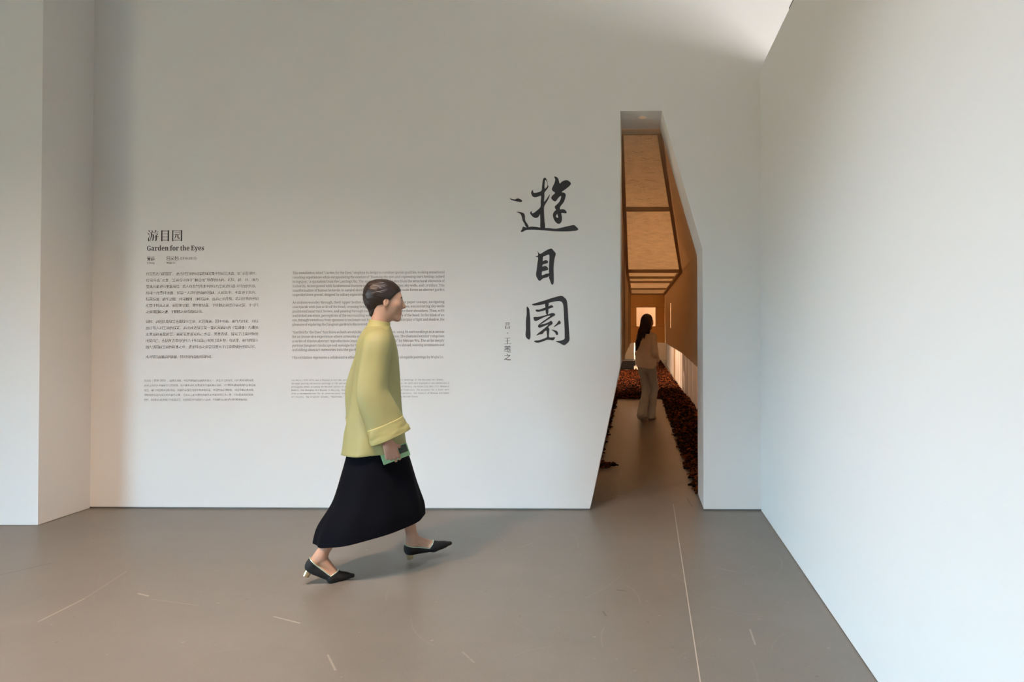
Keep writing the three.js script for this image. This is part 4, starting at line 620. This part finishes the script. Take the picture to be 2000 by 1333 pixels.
  const jk = spline([[0.695, -0.012, 0.190, 0.176, 0.012], [0.80, -0.008, 0.180, 0.158, 0.01], [0.95, -0.002, 0.163, 0.138, 0], [1.10, 0, 0.156, 0.125, 0], [1.22, 0, 0.166, 0.118, 0], [1.30, -0.002, 0.178, 0.108, 0], [1.345, -0.002, 0.164, 0.094, 0], [1.38, 0.002, 0.118, 0.080, 0], [1.408, 0.008, 0.072, 0.066, 0]], 6);
  mesh('jacket', garment(jk.map(ring), 72, (a, s) => wrinkle(0.06 * (1 - s) * (1 - s) + 0.018, 7, 0.7)(a, s) + 0.012 * perlin.noise(Math.cos(a) * 4, Math.sin(a) * 4, s * 9)), satin, t);
  mesh('collar', garment(spline([[1.398, 0.008, 0.070, 0.066, -0.006], [1.42, 0.013, 0.062, 0.060, -0.008], [1.437, 0.016, 0.060, 0.058, -0.01]], 3).map(ring), 48, () => 0, 0.004), cuffCloth, t);
  const sleeve = (name, pts, mat, amp) => { const rows = spline(pts, 6); mesh(name, garment(rows.map(([x, y, z, fb, lr], i) => { const b = rows[Math.min(i + 1, rows.length - 1)], a = rows[Math.max(i - 1, 0)], d = norm(sub(b.slice(0, 3), a.slice(0, 3))), u = norm(sub([0, 0, 1], mul(d, d[2]))), v = [d[1] * u[2] - d[2] * u[1], d[2] * u[0] - d[0] * u[2], d[0] * u[1] - d[1] * u[0]]; return [[x, y, z], mul(u, fb), mul(v, lr)]; }).reverse(), 48, wrinkle(amp, 4, 1.9)), mat, t); };
  for (const [sh, el, wr, sx] of [[shR, eR, wR, -1], [shL, eL, wL, 1]]) {      // wide sleeves that follow each arm
    const a = mix3(el, wr, 0.5), b = mix3(el, wr, 0.62), c = mix3(el, wr, 0.90), R = (p, fb, lr, dz = 0) => [p[0], p[1], p[2] + dz, fb, lr];
    sleeve('sleeve', [R([sx * 0.085, 1.345, -0.003], 0.066, 0.052), R([sh[0], sh[1] - 0.004, sh[2]], 0.076, 0.058), R(mix3(sh, el, 0.5), 0.078, 0.056), R(el, 0.084, 0.058, 0.010), R(a, 0.096, 0.062, 0.018), R(b, 0.100, 0.063, 0.020)], satin, 0.05);
    sleeve('cuff', [R(mix3(el, wr, 0.60), 0.103, 0.066, 0.020), R(mix3(el, wr, 0.76), 0.107, 0.068, 0.023), R(c, 0.110, 0.069, 0.026)], cuffCloth, 0.04);
  }
  // skirt: hem higher in front of the stride
  const sk = spline([[0.245, -0.026, 0.210, 0.296, 0.052], [0.33, -0.020, 0.206, 0.282, 0.044], [0.45, 0.002, 0.186, 0.228, 0.03], [0.60, 0.006, 0.172, 0.186, 0.014], [0.74, 0.002, 0.158, 0.148, 0.004], [0.88, 0, 0.146, 0.122, 0]], 7);
  mesh('skirt', garment(sk.map(ring), 96, (a, s) => (1 - s) * (0.022 * Math.sin(9 * a + 0.6) + 0.016 * Math.sin(5 * a + 2 + s * 2) + 0.04 * perlin.noise(Math.cos(a) * 2, Math.sin(a) * 2, s * 3)) + 0.004), phys([0.0035, 0.0040, 0.0066], 0.9, { specularIntensity: 0.18 }), t);
  // shoes
  const suede = std([0.006, 0.006, 0.007], 0.75), gold = std([0.78, 0.66, 0.40], 0.28, { metalness: 0.9 }), mint = std([0.62, 0.78, 0.66], 0.25, { metalness: 0.55 });
  for (const f of [fr, fl]) {
    const hd = field(f.hind, 0.014), fd = field(f.point, 0.012), top = (z) => (z < 0.05 ? lerp(0.064, 0.046, clamp(z / 0.05, 0, 1)) : z < 0.14 ? lerp(0.046, 0.024, (z - 0.05) / 0.09) : 0.024 + (z - 0.14) * 1.2), all = [...f.hind, ...f.point];
    const edge = (x, y, z) => { const q = f.unturn(x, y, z); return (q[1] - top(q[2])) * f.k; };
    const shoe = (x, y, z) => { const e = edge(x, y, z); return smin(smax(hd(x, y, z) - 0.0055, e, 0.002), smax(fd(x, y, z) - 0.0055, e, 0.002), 0.006); };
    const band = (x, y, z) => smax(Math.min(hd(x, y, z), fd(x, y, z)) - 0.0075, Math.abs(edge(x, y, z)) - 0.0028, 0.001);
    const s = mesh('shoe', surface(shoe, boundsOf(all, 0.012), 0.0036), suede, t); mesh('trim', surface(band, boundsOf(all, 0.012), 0.0026), mint, s); shoeHeel(f, gold, s);
  }
  // the phone in her right hand: a thing of its own
  t.updateMatrixWorld(true);
  const d = norm([0.03, -0.93, 0.30]), s0 = norm(sub([0, 0.30, 0.93], mul(d, dot([0, 0.30, 0.93], d)))), n0 = [d[1] * s0[2] - d[2] * s0[1], d[2] * s0[0] - d[0] * s0[2], d[0] * s0[1] - d[1] * s0[0]], n1 = n0[0] > 0 ? n0 : mul(n0, -1);
  const pc = add(add(add(wR, mul(d, 0.078)), mul(s0, 0.018)), mul(n1, 0.0185)), M = new THREE.Matrix4().makeBasis(V(...s0), V(...d), V(...s0).cross(V(...d))).setPosition(...pc).premultiply(t.matrixWorld);
  const ph = thing('smartphone', 'smartphone in a pale green case held in the right hand of the walking woman', 'phone'); M.decompose(ph.position, ph.quaternion, ph.scale);
  mesh('case', new RoundedBoxGeometry(0.150, 0.076, 0.010, 3, 0.0045), std([0.30, 0.55, 0.30], 0.45), ph);
  mesh('screen', new RoundedBoxGeometry(0.140, 0.067, 0.002, 2, 0.0009).translate(0, 0, 0.0049), std([0.012, 0.016, 0.014], 0.12), ph);
  mesh('camera_bump', new RoundedBoxGeometry(0.046, 0.044, 0.003, 2, 0.0014).translate(0.046, -0.012, -0.0058), std([0.02, 0.035, 0.022], 0.3), ph);
}

// the visitor far down the passage, seen from behind
{
  const at = V(0.151, 0, -10.4), turn = THREE.MathUtils.degToRad(158), K = 0.955, S = (p) => mul(p, K);
  const t = thing('person', 'dark long-haired visitor in a pale sweater and grey jeans walking away down the passage', 'person', at.toArray(), turn);
  const skin = [0.46, 0.28, 0.20];
  const fr = foot([-0.06, 0.008, 0.115], 0.0, 0.0, -1, 0.95), fl = foot([0.0, 0.012, -0.12], 0.45, 0.12, 1, 0.95);
  const hipR = S([-0.085, 0.87, 0]), hipL = S([0.085, 0.87, 0]), kR = joint(hipR, fr.ankle, 0.40, 0.395, [0, 0, 1]), kL = joint(hipL, fl.ankle, 0.40, 0.395, [0, 0, 1]);
  const shR = S([-0.118, 1.32, 0]), shL = S([0.118, 1.32, 0]), wR = [-0.120, 0.90, 0.15], wL = [0.135, 0.765, 0.06], eR = joint(shR, wR, 0.270, 0.255, [-0.25, 0, -1]), eL = joint(shL, wL, 0.262, 0.252, [0.1, 0, -1]);
  const body = [E(S([0, 1.20, 0]), S([0.13, 0.17, 0.09])), E(S([0, 1.03, 0]), S([0.115, 0.13, 0.085]), 0.06), E(S([0, 0.92, 0]), S([0.10, 0.10, 0.08]), 0.05), C(S([-0.095, 1.32, 0]), S([0.095, 1.32, 0]), 0.038, 0.038, 0.03), C(S([0, 1.34, 0]), S([0, 1.45, 0.02]), 0.05, 0.046, 0.04), C(shR, eR, 0.036, 0.032, 0.02), C(eR, wR, 0.032, 0.023, 0.02), C(shL, eL, 0.036, 0.032, 0.02), C(eL, wL, 0.032, 0.023, 0.02), C(hipR, kR, 0.050, 0.042, 0.03), C(kR, fr.ankle, 0.042, 0.030, 0.03), C(hipL, kL, 0.050, 0.042, 0.03), C(kL, fl.ankle, 0.042, 0.030, 0.03)];
  const HC = [0, 1.487, 0.035], yaw = -0.45, parts = [surface(field(body, 0.03), boundsOf(body, 0.03), 0.013, plain(skin)), turned(surface(headField, [[-0.1, -0.155, -0.12], [0.1, 0.135, 0.125]], 0.0045, headColor(skin)), yaw, 0.1, HC)];
  for (const h of [hand(wR, [0.15, -0.8, 0.55], [0.3, 0.5, 0.8], [1, 0, 0.2], [25, 35, 20], 0.35, 0.95), hand(wL, [0, -1, 0.1], [0, 0, 1], [-1, 0, 0], [18, 26, 16], 0.35, 0.95)]) parts.push(surface(field(h, 0.006), boundsOf(h, 0.01), 0.0034, plain(skin)));
  for (const f of [fr, fl]) { const p = [...f.hind, ...f.fore]; parts.push(surface(field(p, 0.014), boundsOf(p, 0.012), 0.006, plain(skin))); }
  mesh('body', mergeGeometries(parts), skinMat, t);
  // long hair swept over her left shoulder
  { const o = HC, at2 = (x, y, z) => [o[0] + x, o[1] + y, o[2] + z], cap = [E(at2(0, 0.036, -0.022), [0.084, 0.090, 0.100]), C(at2(0.012, 0, -0.065), at2(0.045, -0.16, -0.105), 0.070, 0.060, 0.04), C(at2(0.045, -0.15, -0.105), at2(0.105, -0.33, -0.105), 0.056, 0.042, 0.04), C(at2(0.10, -0.31, -0.105), at2(0.150, -0.47, -0.085), 0.042, 0.016, 0.03), C(at2(-0.035, -0.03, -0.06), at2(-0.045, -0.16, -0.085), 0.050, 0.026, 0.03), C(at2(0.0, -0.12, -0.12), at2(0.005, -0.28, -0.128), 0.016, 0.006, 0.01)], fc = field(cap, 0.04);
    const c = Math.cos(-yaw), s = Math.sin(-yaw), f = (x, y, z) => { const px = x - o[0], py = y - o[1], pz = z - o[2], hx = px * c + pz * s, hz = -px * s + pz * c; return smax(fc(x, y, z) + 0.003 * perlin.noise(x * 70, y * 9, z * 70) + 0.002 * Math.sin(x * 260 + y * 20), (hz - 0.03 - 0.6 * py) * 0.85 - 0.25 * smooth(-py, 0.06, 0.16), 0.02); };
    mesh('hair', surface(f, boundsOf(cap, 0.015), 0.006), std([0.010, 0.007, 0.006], 0.4), t); }
  // loose sweater
  { const p = [E([0, 1.13, -0.005], [0.128, 0.17, 0.112]), E([0, 0.88, -0.005], [0.160, 0.22, 0.140], 0.08), C([-0.09, 1.258, 0], [0.09, 1.258, 0], 0.056, 0.056, 0.06), C([0, 1.28, 0.005], [0, 1.335, 0.015], 0.066, 0.060, 0.03), C(shR, eR, 0.054, 0.050, 0.03), C(eR, mix3(eR, wR, 0.9), 0.050, 0.042, 0.02), C(shL, eL, 0.054, 0.050, 0.03), C(eL, mix3(eL, wL, 0.9), 0.050, 0.042, 0.02)], fp = field(p, 0.04);
    const cloth = std([0.74, 0.66, 0.60], 0.9), f = (x, y, z) => smax(fp(x, y, z) + 0.010 * perlin.noise(x * 11, y * 8, z * 11) + 0.004 * perlin.noise(x * 30, y * 22, z * 30), 0.790 + 0.012 * Math.sin(x * 14) - y, 0.012);
    mesh('sweater', surface(f, boundsOf(p, 0.03), 0.007), cloth, t); }
  // flared jeans
  { const p = [E([0, 0.82, -0.005], [0.120, 0.12, 0.104])]; for (const [h, k, f] of [[hipR, kR, fr], [hipL, kL, fl]]) p.push(C(h, k, 0.070, 0.058, 0.04), C(k, mix3(k, f.ankle, 0.6), 0.060, 0.062, 0.04), C(mix3(k, f.ankle, 0.55), add(f.ankle, [0, -0.05, -0.004]), 0.062, 0.080, 0.03));
    const fp = field(p, 0.035), f = (x, y, z) => smax(fp(x, y, z) + 0.006 * perlin.noise(x * 13, y * 9, z * 13) + 0.003 * perlin.noise(x * 34, y * 26, z * 34), smax(0.028 - y, y - 0.86, 0.005), 0.006);
    mesh('jeans', surface(f, boundsOf(p, 0.03), 0.007), std([0.40, 0.43, 0.45], 0.9), t); }
  const white = std([0.75, 0.72, 0.68], 0.6), soleMat = std([0.5, 0.48, 0.45], 0.7);
  for (const f of [fr, fl]) { const a = [...f.hind, ...f.fore], hd = field(a, 0.016), sh = (x, y, z) => { const q = f.unturn(x, y, z); return smax(hd(x, y, z) - 0.010, (q[1] - (q[2] < 0.1 ? 0.085 : 0.2)) * f.k, 0.004); }, so = (x, y, z) => { const q = f.unturn(x, y, z), lim = q[2] < 0.17 ? q[1] - 0.016 : y - f.F([0, 0.016, 0.2])[1]; return smax(hd(x, y, z) - 0.0135, lim, 0.003); };
    const s = mesh('shoe', surface(sh, boundsOf(a, 0.014), 0.005), white, t); mesh('sole', surface(so, boundsOf(a, 0.018), 0.005), soleMat, s); }
}
renderer.render(scene, camera);
